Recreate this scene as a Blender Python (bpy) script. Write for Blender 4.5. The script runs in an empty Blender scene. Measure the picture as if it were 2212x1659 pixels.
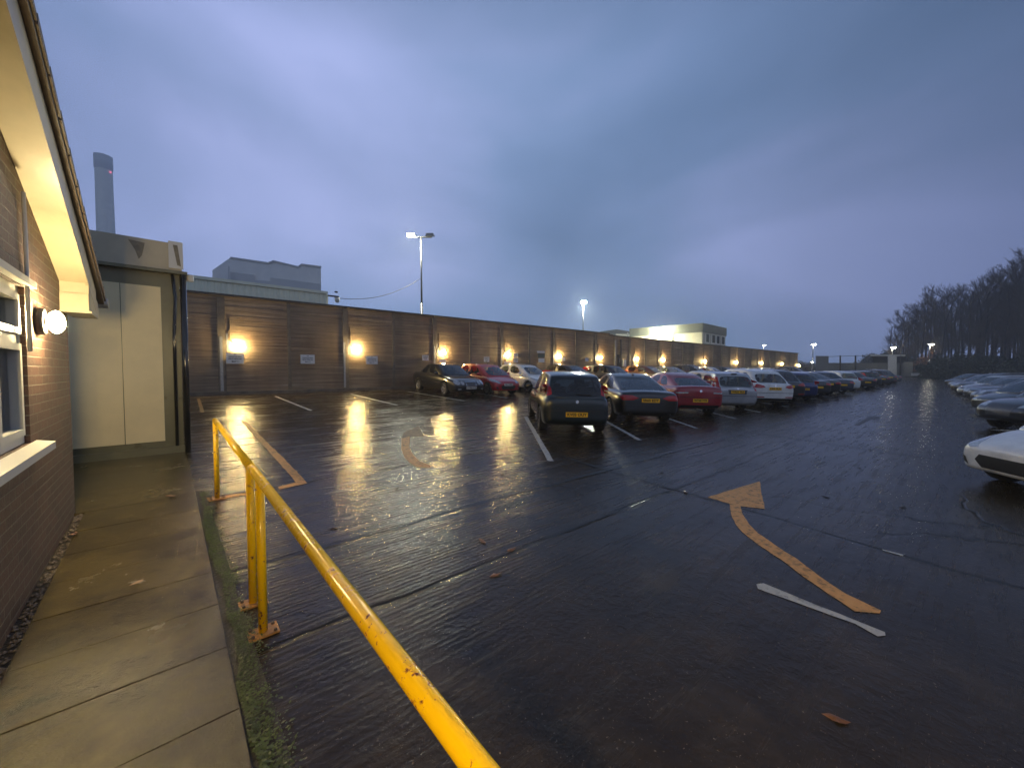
import bpy, bmesh, math, random
from mathutils import Vector, Matrix
from mathutils.bvhtree import BVHTree
R = math.radians
random.seed(7)
S = bpy.context.scene
COL = S.collection

# ------------------------------------------------------------------ camera
YAW = R(-39.7)            # world frame: +X runs along the long wall, +Y runs towards it
PITCH = R(2.03)
EYE = 1.84
F_PX = 831.0
cd = bpy.data.cameras.new('camera')
cam = bpy.data.objects.new('camera', cd); COL.objects.link(cam)
cam.location = (0, 0, EYE)
cam.rotation_euler = (R(90) - PITCH, 0, YAW)
cd.sensor_width = 36.0; cd.lens = 36.0 * F_PX / 2212.0
cd.clip_start = 0.05; cd.clip_end = 6000
S.camera = cam
S.view_settings.view_transform = 'Standard'; S.view_settings.look = 'None'
S.view_settings.exposure = 0.0; S.view_settings.gamma = 1.0
S.render.engine = 'CYCLES'
S.cycles.use_denoising = True
S.cycles.max_bounces = 7; S.cycles.diffuse_bounces = 3; S.cycles.glossy_bounces = 4
S.cycles.transmission_bounces = 4; S.cycles.transparent_max_bounces = 12; S.cycles.volume_bounces = 0
S.cycles.sample_clamp_indirect = 6.0; S.cycles.caustics_reflective = False; S.cycles.caustics_refractive = False
S.cycles.use_light_tree = True

# ------------------------------------------------------------------ sky
W = bpy.data.worlds.new('World'); S.world = W; W.use_nodes = True
nt = W.node_tree; nt.nodes.clear()
def N(t, kind, **kw):
    n = t.nodes.new(kind)
    for k, v in kw.items():
        if k == 'inp':
            for a, b in v.items(): n.inputs[a].default_value = b
        else: setattr(n, k, v)
    return n
def ramp(t, stops, src=None, interp='LINEAR'):
    r = N(t, 'ShaderNodeValToRGB'); r.color_ramp.interpolation = interp
    e = r.color_ramp.elements
    while len(e) < len(stops): e.new(0.5)
    for i, (p, c) in enumerate(stops):
        e[i].position = p; e[i].color = (*c, 1) if len(c) == 3 else c
    if src is not None: t.links.new(src, r.inputs[0])
    return r
out = N(nt, 'ShaderNodeOutputWorld')
sky = N(nt, 'ShaderNodeTexSky'); sky.sky_type = 'NISHITA'; sky.sun_disc = False
sky.sun_elevation = R(-4); sky.sun_rotation = R(200); sky.air_density = 1.6; sky.dust_density = 3.0
bg1 = N(nt, 'ShaderNodeBackground', inp={'Strength': 0.1}); nt.links.new(sky.outputs[0], bg1.inputs[0])
tc = N(nt, 'ShaderNodeTexCoord')
mp = N(nt, 'ShaderNodeMapping'); mp.inputs['Scale'].default_value = (1.0, 1.0, 2.1); mp.inputs['Location'].default_value = (0.35, 0.1, 0.0)
nt.links.new(tc.outputs['Generated'], mp.inputs[0])
nz = N(nt, 'ShaderNodeTexNoise', inp={'Scale': 1.35, 'Detail': 6.0, 'Roughness': 0.46, 'Distortion': 0.35})
nt.links.new(mp.outputs[0], nz.inputs['Vector'])
cl = ramp(nt, [(0.30, (0.115, 0.192, 0.345)), (0.45, (0.172, 0.258, 0.455)), (0.56, (0.245, 0.318, 0.560)), (0.70, (0.345, 0.410, 0.725))], nz.outputs[0])
# the overcast is brightest low ahead and to the left, and darkens towards the right; added for the lighting: a brighter unseen half behind, a dimmer zenith
dv = N(nt, 'ShaderNodeVectorMath', operation='DOT_PRODUCT'); nt.links.new(tc.outputs['Generated'], dv.inputs[0])
_a = Vector((0.42, 0.84, 0.34)).normalized(); dv.inputs[1].default_value = _a
gr = ramp(nt, [(0.0, (1.05, 1.0, 0.88)), (0.20, (0.80, 0.80, 0.78)), (0.45, (0.53, 0.57, 0.61)), (0.65, (0.74, 0.78, 0.80)), (0.80, (1.03, 1.07, 1.08)), (1.0, (1.55, 1.52, 1.46))], dv.outputs['Value'])
mx = N(nt, 'ShaderNodeMix', data_type='RGBA', blend_type='MULTIPLY'); mx.inputs[0].default_value = 1
nt.links.new(cl.outputs[0], mx.inputs[6]); nt.links.new(gr.outputs[0], mx.inputs[7])
zs = N(nt, 'ShaderNodeSeparateXYZ'); nt.links.new(tc.outputs['Generated'], zs.inputs[0])
zr = ramp(nt, [(0.60, (1, 1, 1)), (0.88, (0.42, 0.42, 0.42))], zs.outputs[2])
mz_ = N(nt, 'ShaderNodeMix', data_type='RGBA', blend_type='MULTIPLY'); mz_.inputs[0].default_value = 1
nt.links.new(mx.outputs[2], mz_.inputs[6]); nt.links.new(zr.outputs[0], mz_.inputs[7])
bg2 = N(nt, 'ShaderNodeBackground', inp={'Strength': 1.0}); bg2.inputs["Strength"].default_value = 1.16; nt.links.new(mz_.outputs[2], bg2.inputs[0])
ad = N(nt, 'ShaderNodeAddShader'); nt.links.new(bg1.outputs[0], ad.inputs[0]); nt.links.new(bg2.outputs[0], ad.inputs[1])
nt.links.new(ad.outputs[0], out.inputs[0])

# the last of the daylight through thick cloud: a very weak, very soft sun
sl = bpy.data.lights.new('sun', 'SUN'); sl.energy = 0.03; sl.angle = R(25); sl.color = (1, 0.93, 0.85)
so = bpy.data.objects.new('sun', sl); COL.objects.link(so); so.rotation_euler = (R(60), 0, R(200))

# ------------------------------------------------------------------ helpers
_cr = cam.rotation_euler.to_matrix()
def ray(px, py):
    """direction through a point of the 2212 px wide picture"""
    return (_cr @ Vector(((px - 1106) / F_PX, -(py - 829.5) / F_PX, -1))).normalized()
SLOPE = 0.0415
def gz(y):
    return SLOPE * max(0.0, min(y, 20.0))
def G(px, py):
    """where that ray meets the ground"""
    d = ray(px, py); z = 0.0
    for _ in range(60):
        s = (z - EYE) / d.z; y = d.y * s; z = 0.5 * z + 0.5 * gz(y)
    return Vector((d.x * s, d.y * s, gz(d.y * s)))
def at_y(px, py, y):
    d = ray(px, py); s = y / d.y
    return Vector((d.x * s, y, EYE + d.z * s))
def at_dist(px, py, Y):
    """point at depth Y metres in front of the camera"""
    f = Vector((math.sin(-YAW), math.cos(YAW), 0)); d = ray(px, py); s = Y / d.dot(f)
    return Vector((d.x * s, d.y * s, EYE + d.z * s))

def tag(o, label=None, cat=None, group=None, kind=None):
    if label: o['label'] = label
    if cat: o['category'] = cat
    if group: o['group'] = group
    if kind: o['kind'] = kind
    return o
def empty(name, loc=(0, 0, 0), rz=0.0, label=None, cat=None, group=None):
    o = bpy.data.objects.new(name, None); COL.objects.link(o)
    o.location = loc; o.rotation_euler = (0, 0, rz); o.empty_display_size = 0.2
    return tag(o, label, cat, group)
def obj(name, me, parent=None):
    o = bpy.data.objects.new(name, me); COL.objects.link(o)
    if parent is not None: o.parent = parent
    return o
class MB:
    """collects shapes into one mesh"""
    def __init__(s): s.v = []; s.f = []; s.m = []; s.sm = []
    def add(s, vs, fs, mi=0, smooth=False):
        b = len(s.v); s.v += [tuple(v) for v in vs]
        for f in fs: s.f.append([b + i for i in f]); s.m.append(mi); s.sm.append(smooth)
        return s
    def box(s, x0, x1, y0, y1, z0, z1, mi=0):
        return s.add([(x0,y0,z0),(x1,y0,z0),(x1,y1,z0),(x0,y1,z0),(x0,y0,z1),(x1,y0,z1),(x1,y1,z1),(x0,y1,z1)],
                     [(0,3,2,1),(4,5,6,7),(0,1,5,4),(1,2,6,5),(2,3,7,6),(3,0,4,7)], mi)
    def tube(s, pts, r, n=12, mi=0, r2=None, caps=True):
        pts = [Vector(p) for p in pts]; k = len(pts); b = len(s.v); prev = None
        for i, p in enumerate(pts):
            t = (pts[min(i + 1, k - 1)] - pts[max(i - 1, 0)]).normalized()
            if prev is None:
                a = t.orthogonal().normalized()
            else:
                a = (prev - t * prev.dot(t)).normalized()
            prev = a; c = t.cross(a)
            rr = r if r2 is None else r + (r2 - r) * i / max(1, k - 1)
            for j in range(n):
                an = 2 * math.pi * j / n
                s.v.append(tuple(p + (a * math.cos(an) + c * math.sin(an)) * rr))
        for i in range(k - 1):
            for j in range(n):
                s.f.append([b + i*n + j, b + i*n + (j+1) % n, b + (i+1)*n + (j+1) % n, b + (i+1)*n + j]); s.m.append(mi); s.sm.append(True)
        if caps:
            s.f.append([b + j for j in range(n)][::-1]); s.m.append(mi); s.sm.append(False)
            s.f.append([b + (k-1)*n + j for j in range(n)]); s.m.append(mi); s.sm.append(False)
        return s
    def lathe(s, prof, c=(0, 0, 0), axis='Z', n=24, mi=0):
        """prof: (radius, height) pairs"""
        b = len(s.v)
        for (r, h) in prof:
            for j in range(n):
                a = 2 * math.pi * j / n; x = r * math.cos(a); y = r * math.sin(a)
                p = (x, y, h) if axis == 'Z' else ((h, x, y) if axis == 'X' else (x, h, y))
                s.v.append((p[0] + c[0], p[1] + c[1], p[2] + c[2]))
        for i in range(len(prof) - 1):
            for j in range(n):
                s.f.append([b + i*n + j, b + i*n + (j+1) % n, b + (i+1)*n + (j+1) % n, b + (i+1)*n + j]); s.m.append(mi); s.sm.append(True)
        return s
    def mesh(s, name, mats):
        me = bpy.data.meshes.new(name); me.from_pydata(s.v, [], s.f)
        for m in (mats if isinstance(mats, (list, tuple)) else [mats]): me.materials.append(m)
        me.polygons.foreach_set('material_index', s.m); me.polygons.foreach_set('use_smooth', s.sm)
        me.update(); return me
    def build(s, name, mats, parent=None):
        return obj(name, s.mesh(name, mats), parent)
def fixn(me):
    bm = bmesh.new(); bm.from_mesh(me); bmesh.ops.recalc_face_normals(bm, faces=bm.faces); bm.to_mesh(me); bm.free(); return me
def bevel(o, w=0.01, seg=2):
    bm = bmesh.new(); bm.from_mesh(o.data)
    bmesh.ops.bevel(bm, geom=list(bm.edges), offset=w, segments=seg, affect='EDGES', profile=0.5)
    bm.to_mesh(o.data); bm.free(); return o

def text_mesh(txt, size, mat, width=None):
    c = bpy.data.curves.new('txt', 'FONT'); c.body = txt; c.size = size; c.align_x = 'CENTER'; c.align_y = 'CENTER'
    c.extrude = 0.0012; c.offset = size * 0.03
    o = bpy.data.objects.new('txt', c); COL.objects.link(o)
    me = bpy.data.meshes.new_from_object(o.evaluated_get(bpy.context.evaluated_depsgraph_get()))
    bpy.data.objects.remove(o); bpy.data.curves.remove(c)
    me.materials.clear(); me.materials.append(mat)
    xs = [v.co.x for v in me.vertices]
    if width and xs:
        k = width / (max(xs) - min(xs))
        for v in me.vertices: v.co.x *= k
    return me

# ------------------------------------------------------------------ materials
def mat(name, col=(0.5, 0.5, 0.5), rough=0.6, metal=0.0, coat=0.0, spec=0.5, noise=0.0, nscale=8.0, bump=0.0, bscale=60.0, emit=None, es=0.0, alpha=None, coord='Object'):
    m = bpy.data.materials.new(name); m.use_nodes = True; t = m.node_tree
    b = t.nodes['Principled BSDF']
    b.inputs['Base Color'].default_value = (*col, 1); b.inputs['Roughness'].default_value = rough
    b.inputs['Metallic'].default_value = metal; b.inputs['Coat Weight'].default_value = coat; b.inputs['Coat Roughness'].default_value = 0.06
    b.inputs['Specular IOR Level'].default_value = spec
    if emit: b.inputs['Emission Color'].default_value = (*emit, 1); b.inputs['Emission Strength'].default_value = es
    if noise or bump:
        co = N(t, 'ShaderNodeTexCoord')
    if noise:
        n = N(t, 'ShaderNodeTexNoise', inp={'Scale': nscale, 'Detail': 5.0, 'Roughness': 0.6}); t.links.new(co.outputs[coord], n.inputs['Vector'])
        lo = tuple(max(0, c * (1 - noise)) for c in col); hi = tuple(min(1, c * (1 + noise)) for c in col)
        r = ramp(t, [(0.3, lo), (0.7, hi)], n.outputs[0]); t.links.new(r.outputs[0], b.inputs['Base Color'])
        mr = N(t, 'ShaderNodeMapRange', inp={'From Min': 0.3, 'From Max': 0.7, 'To Min': max(0.02, rough * 0.75), 'To Max': min(1, rough * 1.3)})
        t.links.new(n.outputs[0], mr.inputs[0]); t.links.new(mr.outputs[0], b.inputs['Roughness'])
    if bump:
        n2 = N(t, 'ShaderNodeTexNoise', inp={'Scale': bscale, 'Detail': 4.0}); t.links.new(co.outputs[coord], n2.inputs['Vector'])
        bp = N(t, 'ShaderNodeBump', inp={'Strength': bump, 'Distance': 0.01}); t.links.new(n2.outputs[0], bp.inputs['Height']); t.links.new(bp.outputs[0], b.inputs['Normal'])
    return m

WARM = (1.0, 0.71, 0.28)
M = {}
M['lamp'] = mat('warm_lamp_glow', (1, 0.9, 0.7), emit=WARM, es=1300.0)
M['lamp_near'] = mat('warm_lamp_glow_near', (1, 0.9, 0.7), emit=(1.0, 0.76, 0.38), es=640.0)
M['lamp_near2'] = mat('warm_lamp_glow_near_second', (1, 0.9, 0.7), emit=WARM, es=800.0)
M['flood'] = mat('flood_glow', (1, 1, 1), emit=(0.93, 1.0, 0.86), es=3600.0)
M['floodfar'] = mat('flood_glow_far', (1, 1, 1), emit=(1.0, 0.95, 0.75), es=70.0)
M['floodwall'] = mat('flood_glow_wall', (1, 1, 1), emit=(1.0, 0.93, 0.55), es=5000.0)
M['winlight'] = mat('lit_interior', (1, 0.9, 0.7), emit=(1.0, 0.86, 0.5), es=1.8)
M['black'] = mat('black_plastic', (0.012, 0.012, 0.013), 0.45, noise=0.2, nscale=20)
M['gutter'] = mat('black_gutter', (0.01, 0.01, 0.011), 0.14, coat=0.5)
M['tyre'] = mat('tyre_rubber', (0.013, 0.013, 0.014), 0.75, noise=0.2, nscale=30, bump=0.2, bscale=90)
M['rim'] = mat('alloy', (0.55, 0.55, 0.56), 0.28, metal=0.85, noise=0.12, nscale=12)
M['hub'] = mat('steel_rim_dark', (0.10, 0.10, 0.11), 0.4, metal=0.6, noise=0.2, nscale=12)
M['chrome'] = mat('chrome', (0.7, 0.7, 0.72), 0.12, metal=1.0)
M['redlens'] = mat('red_lens', (0.42, 0.004, 0.006), 0.10, coat=0.6)
M['amberlens'] = mat('amber_lens', (0.5, 0.12, 0.02), 0.15, coat=1.0)
M['clearlens'] = mat('clear_lens', (0.46, 0.48, 0.50), 0.10, metal=0.3, coat=1.0, noise=0.35, nscale=18)
M['plate_y'] = mat('plate_yellow', (0.95, 0.52, 0.015), 0.35)
M['plate_w'] = mat('plate_white', (0.75, 0.72, 0.66), 0.35)
M['ink'] = mat('ink', (0.01, 0.01, 0.012), 0.5)
M['interior'] = mat('car_interior', (0.02, 0.02, 0.022), 0.85, noise=0.2, nscale=10)
M['upvc'] = mat('white_upvc', (0.62, 0.62, 0.58), 0.32)
M['soffit'] = mat('cream_soffit', (0.42, 0.375, 0.265), 0.42, noise=0.14, nscale=3, bump=0.1, bscale=20)
M['tile'] = mat('roof_tile', (0.10, 0.075, 0.06), 0.6, noise=0.3, nscale=14, bump=0.4, bscale=40)
M['sign'] = mat('sign_white', (0.74, 0.74, 0.72), 0.35, noise=0.04, nscale=5)
M['galv'] = mat('galvanised', (0.30, 0.31, 0.32), 0.38, metal=0.7, noise=0.2, nscale=15)
M['paint_white_line'] = None
M['stone'] = mat('pebble', (0.16, 0.13, 0.10), 0.45, noise=0.4, nscale=25)

def glass():
    m = bpy.data.materials.new('car_glass'); m.use_nodes = True; t = m.node_tree; t.nodes.clear()
    o = N(t, 'ShaderNodeOutputMaterial'); g = N(t, 'ShaderNodeBsdfGlossy', inp={'Color': (0.95, 0.97, 1, 1), 'Roughness': 0.05})
    tr = N(t, 'ShaderNodeBsdfTransparent', inp={'Color': (0.76, 0.80, 0.76, 1)})
    f = N(t, 'ShaderNodeFresnel', inp={'IOR': 1.55}); mxs = N(t, 'ShaderNodeMixShader')
    co = N(t, 'ShaderNodeTexCoord'); n = N(t, 'ShaderNodeTexNoise', inp={'Scale': 120.0, 'Detail': 2.0})
    bp = N(t, 'ShaderNodeBump', inp={'Strength': 0.12, 'Distance': 0.01}); t.links.new(co.outputs['Object'], n.inputs['Vector'])
    t.links.new(n.outputs[0], bp.inputs['Height']); t.links.new(bp.outputs[0], g.inputs['Normal'])
    ma = N(t, 'ShaderNodeMath', operation='MULTIPLY_ADD'); ma.inputs[1].default_value = 1.15; ma.inputs[2].default_value = 0.015; ma.use_clamp = True
    t.links.new(f.outputs[0], ma.inputs[0]); t.links.new(ma.outputs[0], mxs.inputs[0])
    t.links.new(tr.outputs[0], mxs.inputs[1]); t.links.new(g.outputs[0], mxs.inputs[2]); t.links.new(mxs.outputs[0], o.inputs[0])
    return m
M['glass'] = glass()
M['winglass'] = glass(); M['winglass'].name = 'window_glass'

_paints = {}
def paint(name, col, metal=0.25, rough=0.3):
    if name in _paints: return _paints[name]
    m = mat('paint_' + name, col, rough, metal=metal, coat=1.0); t = m.node_tree; b = t.nodes['Principled BSDF']
    co = N(t, 'ShaderNodeTexCoord')
    n = N(t, 'ShaderNodeTexNoise', inp={'Scale': 3.5, 'Detail': 4.0, 'Roughness': 0.6}); t.links.new(co.outputs['Object'], n.inputs['Vector'])
    r = ramp(t, [(0.3, tuple(c * 0.78 for c in col)), (0.7, tuple(min(1, c * 1.08) for c in col))], n.outputs[0]); t.links.new(r.outputs[0], b.inputs['Base Color'])
    v = N(t, 'ShaderNodeTexVoronoi', inp={'Scale': 85.0}); t.links.new(co.outputs['Object'], v.inputs['Vector'])   # rain beads
    rr = ramp(t, [(0.0, (1, 1, 1)), (0.32, (0, 0, 0))], v.outputs['Distance'])
    bp = N(t, 'ShaderNodeBump', inp={'Strength': 0.10, 'Distance': 0.004}); t.links.new(rr.outputs[0], bp.inputs['Height'])
    t.links.new(bp.outputs[0], b.inputs['Coat Normal'])
    mr = N(t, 'ShaderNodeMapRange', inp={'From Min': 0.3, 'From Max': 0.7, 'To Min': 0.03, 'To Max': 0.12}); t.links.new(n.outputs[0], mr.inputs[0]); t.links.new(mr.outputs[0], b.inputs['Coat Roughness'])
    _paints[name] = m; return m

def math_n(t, op, a, b=None, c=None):
    n = N(t, 'ShaderNodeMath', operation=op)
    for i, x in enumerate((a, b, c)):
        if x is None: continue
        if isinstance(x, (int, float)): n.inputs[i].default_value = x
        else: t.links.new(x, n.inputs[i])
    return n.outputs[0]

def ground_mat():
    m = bpy.data.materials.new('wet_concrete_yard'); m.use_nodes = True; t = m.node_tree; b = t.nodes['Principled BSDF']
    co = N(t, 'ShaderNodeTexCoord'); P = co.outputs['Object']
    sp = N(t, 'ShaderNodeSeparateXYZ'); t.links.new(P, sp.inputs[0]); X, Y = sp.outputs[0], sp.outputs[1]
    def noise(scale, detail=5.0, rough=0.6, vec=P, dist=0.0):
        n = N(t, 'ShaderNodeTexNoise', inp={'Scale': scale, 'Detail': detail, 'Roughness': rough, 'Distortion': dist}); t.links.new(vec, n.inputs['Vector']); return n.outputs[0]
    big = noise(0.22, 5); mid = noise(1.6, 6, 0.65); fine = noise(38.0, 4, 0.7); grit = noise(150.0, 3, 0.7)
    base = ramp(t, [(0.25, (0.018, 0.012, 0.006)), (0.5, (0.034, 0.024, 0.013)), (0.75, (0.068, 0.050, 0.030))], mid)
    spk = ramp(t, [(0.66, (0, 0, 0)), (0.72, (1, 1, 1))], noise(55.0, 3, 0.6))
    m1 = N(t, 'ShaderNodeMix', data_type='RGBA'); t.links.new(math_n(t, 'MULTIPLY', spk.outputs[0], 0.7), m1.inputs[0])
    t.links.new(base.outputs[0], m1.inputs[6]); m1.inputs[7].default_value = (0.34, 0.28, 0.21, 1)
    # slab joints, wandering a little: lines along Y at the given x, lines along X at the given y
    wob = noise(0.9, 3); w2 = math_n(t, 'MULTIPLY_ADD', wob, 0.16, -0.08)
    jw = noise(3.0, 4)
    js = None
    def line(coord, pos, w):
        nonlocal js
        d = math_n(t, 'ABSOLUTE', math_n(t, 'SUBTRACT', math_n(t, 'ADD', coord, w2), pos))
        ww = math_n(t, 'MULTIPLY', jw, w * 2)
        k = N(t, 'ShaderNodeMapRange', inp={'From Min': 0.0, 'To Min': 1.0, 'To Max': 0.0}); t.links.new(d, k.inputs[0]); t.links.new(ww, k.inputs['From Max'])
        js = k.outputs[0] if js is None else math_n(t, 'MAXIMUM', js, k.outputs[0])
    for p in (5.33,): line(X, p, 0.055)
    for p in (11.6, 23.0, 35.0, 47.0, 60.0): line(X, p, 0.07)
    for p in (2.75, 6.05, 9.6, 12.2): line(Y, p, 0.035)
    line(Y, 3.9, 0.06)
    # cracks
    vw = N(t, 'ShaderNodeVectorMath', operation='ADD'); t.links.new(P, vw.inputs[0])
    nv = N(t, 'ShaderNodeTexNoise', inp={'Scale': 0.8, 'Detail': 4.0}); t.links.new(P, nv.inputs['Vector']); t.links.new(nv.outputs['Color'], vw.inputs[1])
    vo = N(t, 'ShaderNodeTexVoronoi', feature='DISTANCE_TO_EDGE', inp={'Scale': 0.23}); t.links.new(vw.outputs[0], vo.inputs['Vector'])
    cr = N(t, 'ShaderNodeMapRange', inp={'From Min': 0.0, 'From Max': 0.007, 'To Min': 0.9, 'To Max': 0.0}); t.links.new(vo.outputs[0], cr.inputs[0])
    crm = math_n(t, 'MULTIPLY', cr.outputs[0], ramp(t, [(0.48, (0, 0, 0)), (0.60, (1, 1, 1))], big).outputs[0])
    js = math_n(t, 'MAXIMUM', js, crm)
    m2 = N(t, 'ShaderNodeMix', data_type='RGBA'); t.links.new(js, m2.inputs[0]); t.links.new(m1.outputs[2], m2.inputs[6]); m2.inputs[7].default_value = (0.010, 0.012, 0.008, 1)
    t.links.new(m2.outputs[2], b.inputs['Base Color'])
    # tamped ridges running along X (strong near the railings), puddled smooth elsewhere
    wv = N(t, 'ShaderNodeTexWave', wave_type='BANDS', bands_direction='Y', inp={'Scale': 6.3, 'Distortion': 3.2, 'Detail': 4.0, 'Detail Scale': 0.9, 'Detail Roughness': 0.65}); t.links.new(P, wv.inputs['Vector'])
    rm = ramp(t, [(0.36, (0.05, 0.05, 0.05)), (0.58, (1, 1, 1))], noise(0.33, 4))
    nearx = N(t, 'ShaderNodeMapRange', inp={'From Min': 5.2, 'From Max': 5.6, 'To Min': 1.0, 'To Max': 0.10}); t.links.new(X, nearx.inputs[0])
    neary = N(t, 'ShaderNodeMapRange', inp={'From Min': 1.3, 'From Max': 3.0, 'To Min': 0.03, 'To Max': 1.0}); t.links.new(Y, neary.inputs[0])
    mps = N(t, 'ShaderNodeMapping'); mps.inputs['Scale'].default_value = (0.8, 9.0, 1); t.links.new(P, mps.inputs[0])
    brk = ramp(t, [(0.40, (0.05, 0.05, 0.05)), (0.58, (1, 1, 1))], noise(1.0, 5, 0.7, mps.outputs[0]))
    rid = math_n(t, 'MULTIPLY', math_n(t, 'MULTIPLY', math_n(t, 'MULTIPLY', wv.outputs['Fac'], rm.outputs[0]), math_n(t, 'MULTIPLY', nearx.outputs[0], neary.outputs[0])), brk.outputs[0])
    h = math_n(t, 'ADD', math_n(t, 'MULTIPLY', rid, 0.45), math_n(t, 'MULTIPLY', fine, 0.42))
    h = math_n(t, 'ADD', h, math_n(t, 'MULTIPLY', grit, 0.14)); h = math_n(t, 'ADD', h, math_n(t, 'MULTIPLY', noise(9.0, 3, 0.6), 1.2)); h = math_n(t, 'ADD', h, math_n(t, 'MULTIPLY', mid, 0.5))
    h = math_n(t, 'SUBTRACT', h, math_n(t, 'MULTIPLY', js, 1.2))
    pud = ramp(t, [(0.40, (0.68, 0.68, 0.68)), (0.60, (1, 1, 1))], noise(0.45, 6, 0.55))
    bp = N(t, 'ShaderNodeBump', inp={'Distance': 0.012}); t.links.new(h, bp.inputs['Height'])
    t.links.new(math_n(t, 'MULTIPLY', pud.outputs[0], 0.62), bp.inputs['Strength'])
    t.links.new(bp.outputs[0], b.inputs['Normal'])
    rr = N(t, 'ShaderNodeMapRange', inp={'From Min': 0.3, 'From Max': 0.72, 'To Min': 0.15, 'To Max': 0.25}); t.links.new(mid, rr.inputs[0]); t.links.new(rr.outputs[0], b.inputs['Roughness'])
    brg = noise(1.0, 6, 0.75, mps.outputs[0])
    rx = N(t, 'ShaderNodeMapRange', inp={'From Min': 0.44, 'From Max': 0.62, 'To Min': -0.05, 'To Max': 0.14}); t.links.new(brg, rx.inputs[0])
    t.links.new(math_n(t, 'ADD', rr.outputs[0], rx.outputs[0]), b.inputs['Roughness'])
    b.inputs['IOR'].default_value = 1.40
    return m
M['ground'] = ground_mat()

def marking_mat(name, col, wear=0.5):
    m = bpy.data.materials.new(name); m.use_nodes = True; t = m.node_tree; b = t.nodes['Principled BSDF']
    co = N(t, 'ShaderNodeTexCoord'); P = co.outputs['Object']
    n = N(t, 'ShaderNodeTexNoise', inp={'Scale': 14.0, 'Detail': 7.0, 'Roughness': 0.75}); t.links.new(P, n.inputs['Vector'])
    r = ramp(t, [(wear - 0.12, tuple(c * 0.28 for c in col)), (wear + 0.02, col)], n.outputs[0]); t.links.new(r.outputs[0], b.inputs['Base Color'])
    wv = N(t, 'ShaderNodeTexWave', wave_type='BANDS', bands_direction='Y', inp={'Scale': 4.2, 'Distortion': 1.6, 'Detail': 3.0, 'Detail Scale': 0.6}); t.links.new(P, wv.inputs['Vector'])
    bp = N(t, 'ShaderNodeBump', inp={'Strength': 0.35, 'Distance': 0.01}); t.links.new(math_n(t, 'ADD', wv.outputs['Fac'], n.outputs[0]), bp.inputs['Height']); t.links.new(bp.outputs[0], b.inputs['Normal'])
    b.inputs['Roughness'].default_value = 0.5; b.inputs['Specular IOR Level'].default_value = 0.25
    return m
M['white_line'] = marking_mat('white_marking', (0.50, 0.50, 0.47), 0.46)
M['yellow_line'] = marking_mat('orange_marking', (0.72, 0.37, 0.12), 0.47)
M['faded_line'] = marking_mat('faded_marking', (0.20, 0.11, 0.05), 0.52)

def path_mat():
    m = bpy.data.materials.new('wet_paving'); m.use_nodes = True; t = m.node_tree; b = t.nodes['Principled BSDF']
    co = N(t, 'ShaderNodeTexCoord'); P = co.outputs['Object']
    n = N(t, 'ShaderNodeTexNoise', inp={'Scale': 1.5, 'Detail': 9.0, 'Roughness': 0.66}); t.links.new(P, n.inputs['Vector'])
    r = ramp(t, [(0.30, (0.028, 0.019, 0.006)), (0.46, (0.062, 0.043, 0.011)), (0.60, (0.100, 0.072, 0.019)), (0.78, (0.14, 0.105, 0.038))], n.outputs[0]); t.links.new(r.outputs[0], b.inputs['Base Color'])
    f = N(t, 'ShaderNodeTexNoise', inp={'Scale': 70.0, 'Detail': 5.0, 'Roughness': 0.7}); t.links.new(P, f.inputs['Vector'])
    bp = N(t, 'ShaderNodeBump', inp={'Strength': 0.55, 'Distance': 0.006}); t.links.new(math_n(t, 'ADD', f.outputs[0], math_n(t, 'MULTIPLY', n.outputs[0], 2.0)), bp.inputs['Height']); t.links.new(bp.outputs[0], b.inputs['Normal'])
    rr = N(t, 'ShaderNodeMapRange', inp={'From Min': 0.35, 'From Max': 0.7, 'To Min': 0.10, 'To Max': 0.30}); t.links.new(n.outputs[0], rr.inputs[0]); t.links.new(rr.outputs[0], b.inputs['Roughness'])
    return m
M['path'] = path_mat()

def brick_mat():
    m = bpy.data.materials.new('red_brick'); m.use_nodes = True; t = m.node_tree; b = t.nodes['Principled BSDF']
    co = N(t, 'ShaderNodeTexCoord'); sp = N(t, 'ShaderNodeSeparateXYZ'); t.links.new(co.outputs['Object'], sp.inputs[0])
    cb = N(t, 'ShaderNodeCombineXYZ'); t.links.new(math_n(t, 'ADD', sp.outputs[0], sp.outputs[1]), cb.inputs[0]); t.links.new(sp.outputs[2], cb.inputs[1])
    br = N(t, 'ShaderNodeTexBrick', inp={'Scale': 1.0, 'Mortar Size': 0.006, 'Mortar Smooth': 0.3, 'Bias': -0.2, 'Brick Width': 0.225, 'Row Height': 0.075,
        'Color1': (0.105, 0.050, 0.034, 1), 'Color2': (0.062, 0.032, 0.024, 1), 'Mortar': (0.16, 0.14, 0.11, 1)}); t.links.new(cb.outputs[0], br.inputs['Vector'])
    n = N(t, 'ShaderNodeTexNoise', inp={'Scale': 45.0, 'Detail': 5.0}); t.links.new(co.outputs['Object'], n.inputs['Vector'])
    mxr = N(t, 'ShaderNodeMix', data_type='RGBA', blend_type='MULTIPLY'); mxr.inputs[0].default_value = 0.6
    r = ramp(t, [(0.3, (0.6, 0.6, 0.6)), (0.7, (1.2, 1.2, 1.2))], n.outputs[0]); t.links.new(br.outputs['Color'], mxr.inputs[6]); t.links.new(r.outputs[0], mxr.inputs[7]); t.links.new(mxr.outputs[2], b.inputs['Base Color'])
    bp = N(t, 'ShaderNodeBump', inp={'Strength': 0.8, 'Distance': 0.012}); t.links.new(math_n(t, 'SUBTRACT', math_n(t, 'MULTIPLY', n.outputs[0], 0.5), br.outputs['Fac']), bp.inputs['Height']); t.links.new(bp.outputs[0], b.inputs['Normal'])
    b.inputs['Roughness'].default_value = 0.55
    return m
M['brick'] = brick_mat()

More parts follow.
